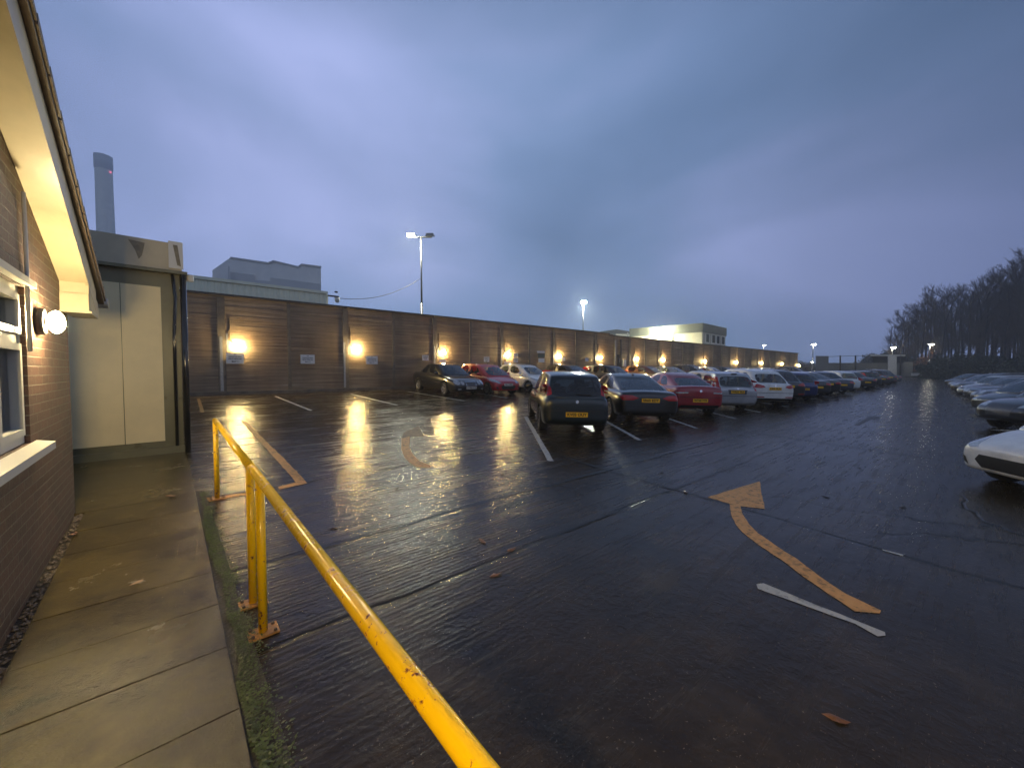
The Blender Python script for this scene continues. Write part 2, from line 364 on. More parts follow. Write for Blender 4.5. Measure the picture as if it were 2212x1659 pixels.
def wallboard_mat():
    m = bpy.data.materials.new('board_marked_concrete'); m.use_nodes = True; t = m.node_tree; b = t.nodes['Principled BSDF']
    co = N(t, 'ShaderNodeTexCoord'); P = co.outputs['Object']
    mp = N(t, 'ShaderNodeMapping'); mp.inputs['Scale'].default_value = (0.35, 0.35, 9.0); t.links.new(P, mp.inputs[0])
    n = N(t, 'ShaderNodeTexNoise', inp={'Scale': 1.2, 'Detail': 7.0, 'Roughness': 0.72}); t.links.new(mp.outputs[0], n.inputs['Vector'])
    big = N(t, 'ShaderNodeTexNoise', inp={'Scale': 0.5, 'Detail': 3.0}); t.links.new(P, big.inputs['Vector'])
    r = ramp(t, [(0.30, (0.075, 0.052, 0.038)), (0.44, (0.20, 0.155, 0.115)), (0.56, (0.26, 0.215, 0.165)), (0.70, (0.44, 0.39, 0.31))], n.outputs[0])
    r2 = ramp(t, [(0.3, (0.78, 0.66, 0.62)), (0.7, (1.1, 1.1, 1.08))], big.outputs[0])
    mxr = N(t, 'ShaderNodeMix', data_type='RGBA', blend_type='MULTIPLY'); mxr.inputs[0].default_value = 1; t.links.new(r.outputs[0], mxr.inputs[6]); t.links.new(r2.outputs[0], mxr.inputs[7])
    oi = N(t, 'ShaderNodeObjectInfo'); rr_ = ramp(t, [(0, (0.74, 0.72, 0.70)), (1, (1.18, 1.14, 1.10))], oi.outputs['Random'])
    mz = N(t, 'ShaderNodeMapping'); mz.inputs['Scale'].default_value = (1.8, 1.8, 0.35); t.links.new(P, mz.inputs[0])
    st_ = N(t, 'ShaderNodeTexNoise', inp={'Scale': 1.0, 'Detail': 5.0, 'Roughness': 0.6}); t.links.new(mz.outputs[0], st_.inputs['Vector'])
    rs = ramp(t, [(0.32, (0.78, 0.77, 0.76)), (0.60, (1.06, 1.06, 1.06))], st_.outputs[0])
    ma_ = N(t, 'ShaderNodeMix', data_type='RGBA', blend_type='MULTIPLY'); ma_.inputs[0].default_value = 1; t.links.new(mxr.outputs[2], ma_.inputs[6]); t.links.new(rr_.outputs[0], ma_.inputs[7])
    mb_ = N(t, 'ShaderNodeMix', data_type='RGBA', blend_type='MULTIPLY'); mb_.inputs[0].default_value = 0.8; t.links.new(ma_.outputs[2], mb_.inputs[6]); t.links.new(rs.outputs[0], mb_.inputs[7])
    t.links.new(mb_.outputs[2], b.inputs['Base Color'])
    wv = N(t, 'ShaderNodeTexWave', wave_type='BANDS', bands_direction='Z', wave_profile='SAW', inp={'Scale': 2.1, 'Distortion': 0.5, 'Detail': 2.0, 'Detail Scale': 0.4}); t.links.new(P, wv.inputs['Vector'])
    bp = N(t, 'ShaderNodeBump', inp={'Strength': 0.45, 'Distance': 0.02}); t.links.new(math_n(t, 'ADD', wv.outputs['Fac'], n.outputs[0]), bp.inputs['Height']); t.links.new(bp.outputs[0], b.inputs['Normal'])
    b.inputs['Roughness'].default_value = 0.62
    return m
M['board'] = wallboard_mat()
M['post'] = mat('concrete_post', (0.135, 0.112, 0.088), 0.6, noise=0.45, nscale=3.0, bump=0.3, bscale=30)
M['coping'] = mat('dark_coping', (0.05, 0.04, 0.036), 0.6, noise=0.3, nscale=3.0)

def rail_mat():
    m = bpy.data.materials.new('yellow_rail_paint'); m.use_nodes = True; t = m.node_tree; b = t.nodes['Principled BSDF']
    co = N(t, 'ShaderNodeTexCoord'); P = co.outputs['Object']
    n = N(t, 'ShaderNodeTexNoise', inp={'Scale': 34.0, 'Detail': 6.0, 'Roughness': 0.7}); t.links.new(P, n.inputs['Vector'])
    n2 = N(t, 'ShaderNodeTexNoise', inp={'Scale': 5.0, 'Detail': 3.0}); t.links.new(P, n2.inputs['Vector'])
    k = math_n(t, 'ADD', math_n(t, 'MULTIPLY', n.outputs[0], 0.75), math_n(t, 'MULTIPLY', n2.outputs[0], 0.35))
    r = ramp(t, [(0.615, (0.97, 0.60, 0.004)), (0.64, (0.66, 0.27, 0.01)), (0.67, (0.10, 0.03, 0.01))], k); t.links.new(r.outputs[0], b.inputs['Base Color'])
    rr = ramp(t, [(0.60, (0.22,)*3), (0.68, (0.7,)*3)], k); t.links.new(rr.outputs[0], b.inputs['Roughness'])
    bp = N(t, 'ShaderNodeBump', inp={'Strength': 0.12, 'Distance': 0.004}); t.links.new(n.outputs[0], bp.inputs['Height']); t.links.new(bp.outputs[0], b.inputs['Normal'])
    return m
M['rail'] = rail_mat()
M['plate_rust'] = mat('rusty_base_plate', (0.42, 0.20, 0.05), 0.45, noise=0.5, nscale=30, bump=0.3, bscale=60)
M['bolt'] = mat('rusty_bolt', (0.06, 0.03, 0.02), 0.6)
M['leaf_green'] = mat('moss_leaf', (0.062, 0.090, 0.018), 0.45, noise=0.5, nscale=6)
M['leaf_dead'] = mat('dead_leaf', (0.20, 0.09, 0.035), 0.4, noise=0.4, nscale=20)
M['leaf_dark'] = mat('dark_leaf', (0.03, 0.018, 0.012), 0.5, noise=0.4, nscale=20)
M['soil'] = mat('wet_soil', (0.028, 0.022, 0.014), 0.5, noise=0.5, nscale=18, bump=1.0, bscale=35)
M['annex'] = mat('cream_panel', (0.80, 0.68, 0.40), 0.52, noise=0.10, nscale=1.3, bump=0.15, bscale=6)
M['annexdark'] = mat('dark_green_frame', (0.15, 0.145, 0.085), 0.35, noise=0.12, nscale=4)
M['annexfascia'] = mat('beige_fascia', (0.48, 0.43, 0.31), 0.45, noise=0.15, nscale=2.0, bump=0.1, bscale=15)
M['annexstain'] = mat('rust_stain', (0.21, 0.185, 0.13), 0.6, noise=0.3, nscale=10)
M['shed'] = mat('cream_corrugated', (0.74, 0.76, 0.60), 0.4, noise=0.08, nscale=2)
M['factory'] = mat('pale_cladding', (0.84, 0.83, 0.80), 0.6, noise=0.05, nscale=0.3)
M['factory2'] = mat('grey_cladding', (0.56, 0.57, 0.57), 0.6, noise=0.05, nscale=0.3)
M['render'] = mat('cream_render', (0.50, 0.48, 0.40), 0.7, noise=0.08, nscale=1.0)
M['slate'] = mat('grey_fascia', (0.075, 0.085, 0.085), 0.55, noise=0.15, nscale=1.0)
M['chimney'] = mat('chimney_concrete', (0.88, 0.87, 0.78), 0.8, noise=0.1, nscale=0.4)
M['darkglass'] = mat('dark_glass', (0.02, 0.025, 0.03), 0.08)
M['bark'] = mat('bark', (0.050, 0.045, 0.043), 0.8, noise=0.3, nscale=3)
M['twig'] = mat('twigs', (0.10, 0.08, 0.07), 0.8, noise=0.3, nscale=2)
M['hedge'] = mat('hedge_leaf', (0.030, 0.042, 0.018), 0.6, noise=0.5, nscale=1.2)
M['autumn'] = mat('autumn_leaf', (0.22, 0.10, 0.03), 0.6, noise=0.4, nscale=1.2)
M['farwall'] = mat('far_wall', (0.20, 0.205, 0.20), 0.7, noise=0.15, nscale=0.6)
M['fargreen'] = mat('far_panel', (0.19, 0.23, 0.19), 0.7, noise=0.15, nscale=0.8)
M['signgreen'] = mat('sign_dark', (0.05, 0.09, 0.08), 0.4, noise=0.2, nscale=8)

# ------------------------------------------------------------------ ground and markings
mb = MB()
xs = [-1500, -300, -60, -20, 0, 20, 60, 120, 300, 1500, 3000]
ys = [-2000, -400, -60, -10, 0, 5, 10, 15, 20, 30, 80, 400, 2500]
for y in ys:
    for x in xs: mb.v.append((x, y, gz(y)))
for j in range(len(ys) - 1):
    for i in range(len(xs) - 1):
        a = j * len(xs) + i; mb.f.append([a, a + 1, a + 1 + len(xs), a + len(xs)]); mb.m.append(0); mb.sm.append(False)
tag(mb.build('ground', M['ground']), kind='structure')

def drape(poly, name, m, lift=0.004, label=None, cat='road marking', group=None, raw=False):
    """a thin painted patch: poly = list of world (x, y)"""
    bm = bmesh.new()
    vs = [bm.verts.new((p[0], p[1], 0)) for p in poly]
    f = bm.faces.new(vs)
    if f.normal.z < 0 or f.calc_area() and (f.normal_update() or f.normal.z < 0): f.normal_flip()
    me = bpy.data.meshes.new(name); bm.to_mesh(me); bm.free()
    for v in me.vertices: v.co.z = gz(v.co.y) + lift
    me.materials.append(m)
    o = obj(name, me)
    return tag(o, label, cat, group)
def pts(lst, ox, oy, sc):
    """points read off an enlargement: (source offset, scale) -> ground"""
    return [G((ox + x / sc) * 0.91443, (oy + y / sc) * 0.91443).xy for x, y in lst]
def rough_edges(p, n=10, a=0.012, seed=1):
    rd = random.Random(seed); out = []
    for i in range(len(p)):
        A, B = Vector(p[i]), Vector(p[(i + 1) % len(p)]); L = (B - A).length; k = max(1, int(L * n)); nr = Vector((-(B - A).y, (B - A).x)).normalized() if L > 0 else Vector((0, 0))
        for j in range(k): out.append(A.lerp(B, j / k) + nr * rd.uniform(-a, a) * (1 if j else 0.3))
    return out
G_ = 'painted markings on the yard'
# near curved arrow
L_ = [(538,340),(545,390),(570,450),(610,500),(700,570),(830,655),(960,755),(1100,850),(1250,950)]
R_ = [(1390,960),(1400,945),(1200,850),(1050,750),(920,650),(800,575),(700,505),(650,455),(610,395),(600,350)]
sh = pts(L_ + R_, 1500, 1050, 2.407); hd = pts([(412,300),(708,210),(738,367),(600,352),(538,338)], 1500, 1050, 2.407)
ar = empty('painted_arrow', (0, 0, 0), 0, 'large orange painted arrow with a long curved tail, its triangular head pointing left', 'road marking', 'painted arrows')
o = drape(rough_edges(hd, 10, 0.006, 2), 'arrow_head', M['yellow_line'], cat=None); o.parent = ar
o = drape(rough_edges(sh, 12, 0.006, 3), 'arrow_shaft', M['yellow_line'], cat=None); o.parent = ar
# farther, worn arrow
L_ = [(250,1222),(246,1310),(275,1375),(340,1440),(432,1475),(425,1492)]; R_ = [(315,1490),(250,1450),(205,1400),(178,1330),(180,1240)]
ar = empty('painted_arrow', (0, 0, 0), 0, 'worn curved orange arrow lit by the wall lamps, in the middle of the empty yard', 'road marking', 'painted arrows')
o = drape(pts(L_ + R_, 900, 700, 3.687), 'arrow_shaft', M['yellow_line'], cat=None); o.parent = ar
o = drape(pts([(250,1222),(180,1240),(200,1185),(330,1132),(374,1220)], 900, 700, 3.687), 'arrow_head', M['faded_line'], cat=None); o.parent = ar
# very faint arrow in the far aisle
ar = empty('painted_arrow', (0, 0, 0), 0, 'very faint grey bent arrow far along the aisle, left of the right-hand cars', 'road marking', 'painted arrows')
o = drape(pts([(1560,1478),(1720,1392),(1790,1380),(1870,1400),(1790,1420),(1740,1420),(1600,1492)], 1700, 700, 4.88), 'arrow_shaft', marking_mat('ghost_line', (0.12, 0.11, 0.11), 0.45), cat=None); o.parent = ar
# orange hatched corner
ye = empty('painted_box', (0, 0, 0), 0, 'orange painted corner line in front of the yellow railing', 'road marking')
o = drape(rough_edges(pts([(228,112),(262,118),(600,450),(545,462)], 480, 950, 2.602), 8, 0.01, 4), 'long_line', M['yellow_line'], cat=None); o.parent = ye
o = drape(pts([(545,463),(600,452),(640,500),(470,537),(460,522),(568,494)], 480, 950, 2.602), 'corner', M['yellow_line'], cat=None, lift=0.0045); o.parent = ye
o = drape(rough_edges(pts([(20,590),(280,556),(282,568),(24,606)], 480, 950, 2.602), 6, 0.008, 5), 'short_line', M['yellow_line'], cat=None); o.parent = ye
# loose white dash, near right
drape(rough_edges(pts([(690,795),(730,790),(1420,1068),(1425,1088),(1380,1092),(1250,1020),(1000,930),(700,822)], 1500, 1050, 2.407), 9, 0.006, 6), 'painted_line', M['white_line'], label='short isolated white line beside the tail of the large orange arrow', group=G_)
drape(pts([(1405,596),(1530,628),(1520,634),(1410,604)], 1500, 1050, 2.407), 'painted_line', M['white_line'], label='tiny white paint remnant on the long slab joint at the right', group=G_)
HX, HY = -math.sin(R(-36.7)), math.cos(R(-36.7))       # heading of the herringbone bays
def strip(x0, y0, x1, y1, w, label, m='white_line', seed=0):
    d = Vector((x1 - x0, y1 - y0)).normalized(); n = Vector((-d.y, d.x)) * w / 2
    p = [Vector((x0, y0)) + n, Vector((x1, y1)) + n, Vector((x1, y1)) - n, Vector((x0, y0)) - n]
    return drape(rough_edges(p, 5, 0.006, seed), 'painted_line', M[m], label=label, group=G_)
ends = [G(1190, 996), G(1382, 951), G(1505, 925.3), G(1589.7, 904.6), G(1643.5, 891.2), G(1702.6, 879)]
names = ['white bay line left of the dark green hatchback', 'white bay line between the green hatchback and the dark saloon', 'white bay line between the dark saloon and the red coupe',
         'white bay line between the red coupe and the silver estate', 'white bay line between the silver estate and the white crossover', 'white bay line right of the white crossover']
for i, (e, nm) in enumerate(zip(ends, names)):
    strip(e.x, e.y, e.x + HX * 5.2, e.y + HY * 5.2, 0.11, nm, seed=i)
p1 = ends[-1]
ex, ey = (ends[-1].x - ends[0].x) / 5, (ends[-1].y - ends[0].y) / 5
far_after = ['blue hatchback', 'first black car', 'second black car', 'small white hatchback', 'dark grey car']
for k in range(2, 6):
    strip(p1.x + 3.06 * k, p1.y + 0.03 * k, p1.x + 3.06 * k + HX * 5, p1.y + HY * 5, 0.11, 'white bay line beside the %s of the middle row' % far_after[k - 2], seed=20 + k)
wl = [(G(672, 887), G(595, 856.3)), (G(858, 875.4), G(757.6, 851.3)), (G(1004, 866.3), G(881, 846)), (G(1096, 859.6), None)]
wn = ['leftmost white bay line running out from the long wall', 'white bay line running out from the wall between two empty bays', 'white bay line beside the black saloon by the wall', 'white bay line between the black saloon and the red hatchback']
for i, (a, b) in enumerate(wl):
    bx, by = (b.x, b.y) if b else (a.x, 18.4)
    strip(a.x, a.y, bx, by, 0.10, wn[i], seed=40 + i)
strip(0.15, 18.6, 0.2, 14.5, 0.09, 'short faint white line beside the corner of the annex', 'faded_line', 50)

# leaves lying on the yard
def leaf_mesh(name, m, s, k):
    rd = random.Random(k); mb = MB(); n = 8; v = [(0, 0, 0.012)]
    for i in range(n):
        a = 2 * math.pi * i / n; r = s * rd.uniform(0.72, 1.1) * (1.25 if i in (0, n // 2) else 0.85); v.append((r * math.cos(a), r * 0.62 * math.sin(a), rd.uniform(0.0, 0.012)))
    mb.add(v, [(0, 1 + i, 1 + (i + 1) % n) for i in range(n)], 0, False)
    return mb.mesh(name, m)
lm = [leaf_mesh('fallen_leaf', M['leaf_dark'], 0.055, 1), leaf_mesh('fallen_leaf', M['leaf_dead'], 0.05, 2), leaf_mesh('fallen_leaf', M['leaf_dark'], 0.045, 3)]
spots = [(1880,974,0,'dark fallen leaf on the blue-lit tarmac, midway to the white car'),(1784,1074,0,'dark fallen leaf right of the large arrow head'),(1750,941,0,'dark fallen leaf in the aisle beyond the red coupe'),
 (1950,1097,2,'dark fallen leaf in the aisle below the white car'),(2008,977,2,'dark fallen leaf left of the white car bumper'),(1856,1011,2,'small dark fallen leaf above the arrow, right of its head'),
 (1481,1064,1,'orange-brown fallen leaf lying on the long slab joint'),(1110,1000,2,'dark fallen leaf below the white bay line'),(1085,1025,0,'dark fallen leaf left of the white bay line end'),
 (721,1142,2,'dark fallen leaf beside the yellow rail'),(857,1056,2,'dark fallen leaf below the worn arrow'),(1070,1243,1,'brown curled leaf on the ridged concrete'),(1042,1170,1,'pale brown leaf on the ridged concrete, upper of two'),
 (1105,1188,1,'pale brown leaf on the ridged concrete, right of two'),(1012,1069-60,2,'small dark leaf by the tail of the worn arrow'),(1430,1022,0,'dark leaf in front of the dark saloon'),(1808,1555,1,'large brown leaf near the bottom of the yard')]
for k, (x, y, i, lb) in enumerate(spots):
    p = G(x, y); o = obj('fallen_leaf', lm[i]); o.location = (p.x, p.y, p.z + 0.002); o.rotation_euler = (0, 0, k * 1.7); tag(o, lb, 'leaf', 'leaves fallen on the yard')

# ------------------------------------------------------------------ perimeter wall
WY = 20.0
WTOP = at_y(390, 630, WY).z
WL = -3.2
xlamps = [at_y(x, 750, WY).x for x in (514, 769, 957, 1097, 1207, 1296)]
LS = (xlamps[5] - xlamps[0]) / 5; X0 = xlamps[0] - 0.55
xend = at_y(1724, 765, WY).x
xstep = at_y(1333, 724, WY).x
wall = empty('perimeter_wall', (0, WY, 0), 0, 'long brown perimeter wall of ribbed concrete panels behind the parked cars', 'wall')
mods = []
x = X0 - 3 * LS / 2
posts = []
k = 0
while x < xend - 0.5:
    posts.append((x, (k - 3) % 2 == 0)); x += LS / 2; k += 1
for i, (px, main) in enumerate(posts):
    nx = posts[i + 1][0] if i + 1 < len(posts) else xend
    top = WTOP - (0.14 if px > xstep - 1.2 else 0)
    pw = 0.13 if main else 0.07
    pr = 0.03 if main else 0.02
    mb = MB(); mb.box(px - pw, px + pw, -pr, 0.16, gz(20) - 0.1, top - 0.03)
    mb.build('post', M['post'], wall)
    mb = MB(); nw = 0.13 if (i + 1 < len(posts) and posts[i + 1][1]) else 0.07
    # ribbed boards inside each panel
    z = gz(20) - 0.1; rows = 21; hh = (top - z) / rows
    for r_ in range(rows):
        off = 0.004 if r_ % 2 else 0.0
        mb.box(px + pw, nx - nw, off, 0.12, z + r_ * hh + 0.004, z + (r_ + 1) * hh - 0.004)
    mb.box(px + pw, nx - nw, 0.03, 0.11, z, top)
    mb.build('panel', M['board'], wall)
mb = MB(); mb.box(posts[0][0], xstep - 1.2, -0.13, 0.2, WTOP - 0.02, WTOP + 0.07); mb.build('coping', M['coping'], wall)
mb = MB(); mb.box(xstep - 1.198, xend + 0.1, -0.13, 0.2, WTOP - 0.16, WTOP - 0.07); mb.build('coping', M['coping'], wall)
mb = MB(); mb.box(posts[0][0], xend, -0.28, -0.101, gz(20) - 0.05, gz(20) + 0.13); mb.build('plinth', M['post'], wall)

def wall_lamp(x, z, y, rz=0.0, label='', group='round warm lamps along the perimeter wall', glow='lamp', r=0.085, cable=True, board=True):
    t = empty('wall_lamp', (x, y, z), rz, label, 'lamp', group)
    mb = MB(); mb.lathe([(0.001, 0), (r * 1.3, 0), (r * 1.36, 0.02), (r * 1.3, 0.048), (r * 1.12, 0.05), (r * 0.6, 0.04)], (0, 0, 0), 'Y', 20)
    b = mb.build('base', M['black'], t)
    for v in b.data.vertices: v.co.y = -v.co.y
    fixn(b.data)
    mb = MB(); prof = []
    for i in range(9):
        a = math.pi * i / 8; prof.append((max(0.001, r * math.sin(a)), -r * math.cos(a)))
    mb.lathe(prof, (0, 0, 0), 'Z', 20); gl = mb.build('globe', M[glow], t)
    for v in gl.data.vertices: v.co.y = v.co.y * 0.62 - 0.055 - r * 0.62; v.co.z *= 1.12
    if cable:
        mb = MB(); mb.tube([(-0.28, -0.005, 1.1), (-0.28, -0.02, 0.45), (-0.26, -0.03, 0.22), (-0.16, -0.04, 0.14), (-0.06, -0.03, 0.06)], 0.014, 8); mb.build('cable', M['black'], t)
    if board:
        mb = MB(); mb.box(-0.62, -0.52, -0.035, 0.0, -1.9, 0.35); mb.build('conduit', M['galv'], t)
        mb = MB(); mb.box(-0.40, -0.34, -0.03, 0.0, -0.25, 0.5); mb.build('trunking', M['galv'], t)
    return t
lz = at_y(514, 747, WY).z
lamp_px = [514, 769, 957, 1097, 1207, 1296, 1375, 1432, 1522, 1591, 1645, 1689]
lamp_lb = ['round warm wall lamp above the leftmost white sign', 'warm wall lamp left of the third white sign', 'warm wall lamp above the black saloon roof', 'warm wall lamp above the gap between red and white hatchbacks',
 'warm wall lamp above the black hatchback by the wall', 'warm wall lamp above the dark blue car by the wall', 'warm wall lamp just right of the wall step, above the dark hatchback painted with orange glow', 'warm wall lamp above the silver car by the wall',
 'warm wall lamp below the near corner of the lit cream building', 'warm wall lamp above the roof of the white crossover', 'third warm lamp from the far end of the wall', 'second warm lamp from the far end of the wall']
lx = []
for i, (px, lb) in enumerate(zip(lamp_px, lamp_lb)):
    x = at_y(px, 750, WY).x; lx.append(x)
    wall_lamp(x, lz, WY - 0.002, 0, lb, board=(i < 8))
wall_lamp(xend + 0.25, lz - 0.2, WY - 0.05, 0, 'warm lamp on the far end of the perimeter wall', board=False, cable=False)

# signs on the wall
def sign(px0, px1, py0, py1, lines, label, group='white signs on the perimeter wall', y=None, m='sign'):
    y = y if y is not None else WY - 0.13
    a = at_y(px0, py0, y); b = at_y(px1, py1, y); cx, cz = (a.x + b.x) / 2, (a.z + b.z) / 2; w, h = abs(b.x - a.x), abs(a.z - b.z)
    t = empty('wall_sign', (cx, y, cz), 0, label, 'sign', group)
    mb = MB(); mb.box(-w / 2, w / 2, 0, 0.128, -h / 2, h / 2)
    bd = mb.build('sign_board', M[m], t); 
    for v in bd.data.vertices:
        if v.co.y > 0.1: v.co.x *= 0.2; v.co.z *= 0.2
    for (txt, rel, sz, wd) in lines:
        me = text_mesh(txt, h * sz, M['ink'], w * wd); o = obj('lettering', me, t); o.location = (0, -0.002, h * rel); o.rotation_euler = (R(90), 0, 0)
    return t
ln = lambda n: [('HMS', 0.36, 0.09, 0.14), ('CONTRACTORS VEHICLE', 0.15, 0.15, 0.74), ('RESERVED PARKING AREA', -0.05, 0.15, 0.76), ('BAY %d' % n, -0.30, 0.18, 0.36)]
sign(488, 527, 762, 786, ln(1), 'white bay sign directly below the leftmost wall lamp')
sign(649, 680, 766, 786, ln(2), 'white bay sign between the two leftmost wall lamps')
sign(790, 816, 769, 787, ln(3), 'white bay sign just right of the second wall lamp')
small = [('DISABLED', 0.25, 0.2, 0.8), ('BADGE', 0.0, 0.2, 0.6), ('ONLY', -0.26, 0.2, 0.5)]
for (a, b, c, d, lb) in [(912, 926, 767, 779, 'small pale sign left of the black saloon roof'), (1045, 1057, 771, 782, 'small pale sign above the red hatchback'), (1110, 1119, 763, 771, 'small cream upper sign right of the fourth wall lamp'),
                         (1109, 1119, 773, 783, 'small pale lower sign right of the fourth wall lamp'), (1163, 1176, 774, 783, 'small pale sign below the dark notice above the white hatchback'), (1213, 1221, 772, 780, 'small pale sign right of the fifth wall lamp'),
                         (1264, 1271, 773, 781, 'small pale sign left of the sixth wall lamp')]:
    sign(a, b, c, d, small if a < 1150 else [], lb)
sign(1160, 1177, 758, 763, [], 'thin white strip sign above the white hatchback')
sign(1162, 1177, 763.6, 773, [], 'small dark notice above the white hatchback', m='signgreen')
sign(1336, 1342, 774, 784, [], 'small tall white sign beside the wall step')
for px, lb in ((957, 'bright bay sign under the lamp, just over the black saloon roof'), (1097, 'bright bay sign under the lamp left of the white hatchback roof'), (1206, 'bright bay sign under the lamp over the black hatchback roof'), (1296, 'bright bay sign under the lamp over the dark blue car roof')):
    w = {957: 8, 1097: 8, 1206: 6.5, 1296: 5.5}[px]
    sign(px - w, px + w * 0.9, {957: 777, 1097: 781, 1206: 784, 1296: 786}[px], {957: 783, 1097: 787, 1206: 788.5, 1296: 790}[px], [], lb)
# meter cabinet and conduits at the wall step
cab = empty('conduit_cabinet', (xstep, WY - 0.11, 0), 0, 'grey conduits with a small bright box at the step in the long wall', 'cabinet')
mb = MB(); mb.box(-0.5, -0.36, -0.08, 0, 0.8, WTOP - 0.5); mb.build('conduit', M['galv'], cab)
mb = MB(); mb.box(0.25, 0.42, -0.1, 0, 0.8, WTOP - 0.4); mb.build('post', M['post'], cab)
mb = MB(); mb.box(0.55, 0.95, -0.2, 0, 2.2, 2.75); mb.build('box', M['sign'], cab)
mb = MB(); mb.box(-0.15, 0.15, -0.06, 0, 0.8, 3.2); mb.build('door', M['black'], cab)

# ------------------------------------------------------------------ house, annex, path (house frame: local x = outwards, y = along the wall)
HR = R(2.2)
house = empty('brick_house', (0, 0, 0), HR, 'red brick house gable at the left with a cream verge, white window and roof tiles', 'house')
E0, F1 = -0.78, 6.28
# gable wall with a window opening
ZW0, ZW1, WF0, WF1 = 1.29, 2.46, 3.25, 4.60
RK = math.tan(R(22.0)); ZE = 2.68; FE = 6.78
def rake(f): return ZE + (FE - f) * RK
mb = MB()
def gwall(f0, f1, z0, z1l, z1r):
    for (ea, eb) in ((E0, E0 - 0.28),):
        v = [(ea, f0, z0), (ea, f1, z0), (ea, f1, z1r), (ea, f0, z1l), (eb, f0, z0), (eb, f1, z0), (eb, f1, z1r), (eb, f0, z1l)]
        mb.add(v, [(0,1,2,3),(4,7,6,5),(0,4,5,1),(1,5,6,2),(3,2,6,7),(0,3,7,4)])
gwall(-4, WF0, -0.1, rake(-4) - 0.3, rake(WF0) - 0.3)
gwall(WF1, F1, -0.1, rake(WF1) - 0.3, rake(F1) - 0.3)
gwall(WF0, WF1, -0.1, ZW0, ZW0)
gwall(WF0, WF1, ZW1, rake(WF0) - 0.3, rake(WF1) - 0.3)
mb.build('wall', M['brick'], house)
mb = MB(); mb.box(-8, E0 - 0.285, F1 - 0.28, F1, -0.1, 2.45); mb.build('rear_wall', M['brick'], house)
# window
wn_ = MB(); e1, e2 = E0 - 0.10, E0 - 0.04
def fr(f0, f1, z0, z1, w, ea, eb, q):
    q.box(ea, eb, f0, f0 + w, z0, z1); q.box(ea, eb, f1 - w, f1, z0, z1); q.box(ea, eb, f0 + w, f1 - w, z0, z0 + w); q.box(ea, eb, f0 + w, f1 - w, z1 - w, z1)
fr(WF0, WF1, ZW0 + 0.005, ZW1, 0.06, E0 - 0.13, E0 - 0.03, wn_)
zt = 2.07
wn_.box(E0 - 0.12, E0 - 0.035, WF0 + 0.06, WF1 - 0.06, zt - 0.03, zt + 0.03)
wn_.box(E0 - 0.12, E0 - 0.034, 3.88, 3.95, ZW0 + 0.065, ZW1 - 0.06)
win = wn_.build('window', M['upvc'], house)
for (a, b) in ((WF0 + 0.065, 3.875), (3.955, WF1 - 0.065)):
    q = MB(); fr(a, b, zt + 0.035, ZW1 - 0.065, 0.045, E0 - 0.09, E0 - 0.012, q); q.build('frame', M['upvc'], win)
    q = MB(); fr(a, b, ZW0 + 0.07, zt - 0.035, 0.05, E0 - 0.09, E0 - 0.012, q); q.build('frame', M['upvc'], win)
    q = MB(); q.box(E0 - 0.075, E0 - 0.07, a + 0.045, b - 0.045, zt + 0.08, ZW1 - 0.11); q.build('pane', M['winglass'], win)
    q = MB(); q.box(E0 - 0.075, E0 - 0.07, a + 0.05, b - 0.05, ZW0 + 0.12, zt - 0.085); q.build('pane', M['winglass'], win)
q = MB(); q.box(E0 + 0.002, E0 + 0.10, WF0 - 0.1, WF1 + 0.16, ZW0 - 0.055, ZW0 + 0.0); s_ = q.build('sill', M['upvc'], win)
for v in s_.data.vertices:
    if v.co.x > E0 + 0.05: v.co.z -= 0.02
q = MB(); q.box(E0 + 0.003, E0 + 0.05, WF0 - 0.06, WF1 + 0.08, ZW1 + 0.005, ZW1 + 0.055); q.build('head_trim', M['upvc'], win)
q = MB(); q.box(-3.2, -3.15, 2.2, 5.8, 0.6, 2.6); q.build('room_wall', mat('room_wall', (0.45, 0.42, 0.34), 0.8), house)
q = MB(); q.box(-3.2, E0 - 0.29, 2.2, 5.8, 2.61, 2.66); q.build('room_ceiling', mat('room_ceiling', (0.6, 0.58, 0.5), 0.8), house)
q = MB(); q.box(-1.75, -1.55, 3.9, 4.3, 2.25, 2.45); q.build('room_light', M['winlight'], house)
q = MB()
for i in range(22):
    f = WF0 + 0.02 + i * 0.06; q.box(E0 - 0.19, E0 - 0.185, f, f + 0.045, ZW0 + 0.03, zt - 0.02)
q.build('blind', mat('blind', (0.72, 0.70, 0.60), 0.8, noise=0.1, nscale=4), house)
# verge: soffit, bargeboard, tile edge, boxed end
EV = -0.60
def slab(e0, e1, f0, f1, dz0, dz1, name, m):
    q = MB()
    v = [(e0, f0, rake(f0) + dz0), (e1, f0, rake(f0) + dz0), (e1, f1, rake(f1) + dz0), (e0, f1, rake(f1) + dz0),
         (e0, f0, rake(f0) + dz1), (e1, f0, rake(f0) + dz1), (e1, f1, rake(f1) + dz1), (e0, f1, rake(f1) + dz1)]
    q.add(v, [(0,3,2,1),(4,5,6,7),(0,1,5,4),(1,2,6,5),(2,3,7,6),(3,0,4,7)]); return q.build(name, m, house)
slab(E0 + 0.002, EV, -4, 6.2, -0.30, -0.28, 'soffit', M['soffit'])
slab(EV, EV + 0.022, -4, 6.45, -0.32, -0.06, 'bargeboard', M['soffit'])
slab(-8, EV + 0.06, -4, FE, -0.058, -0.01, 'roof', M['tile'])
q = MB()
f = -4.0; i = 0
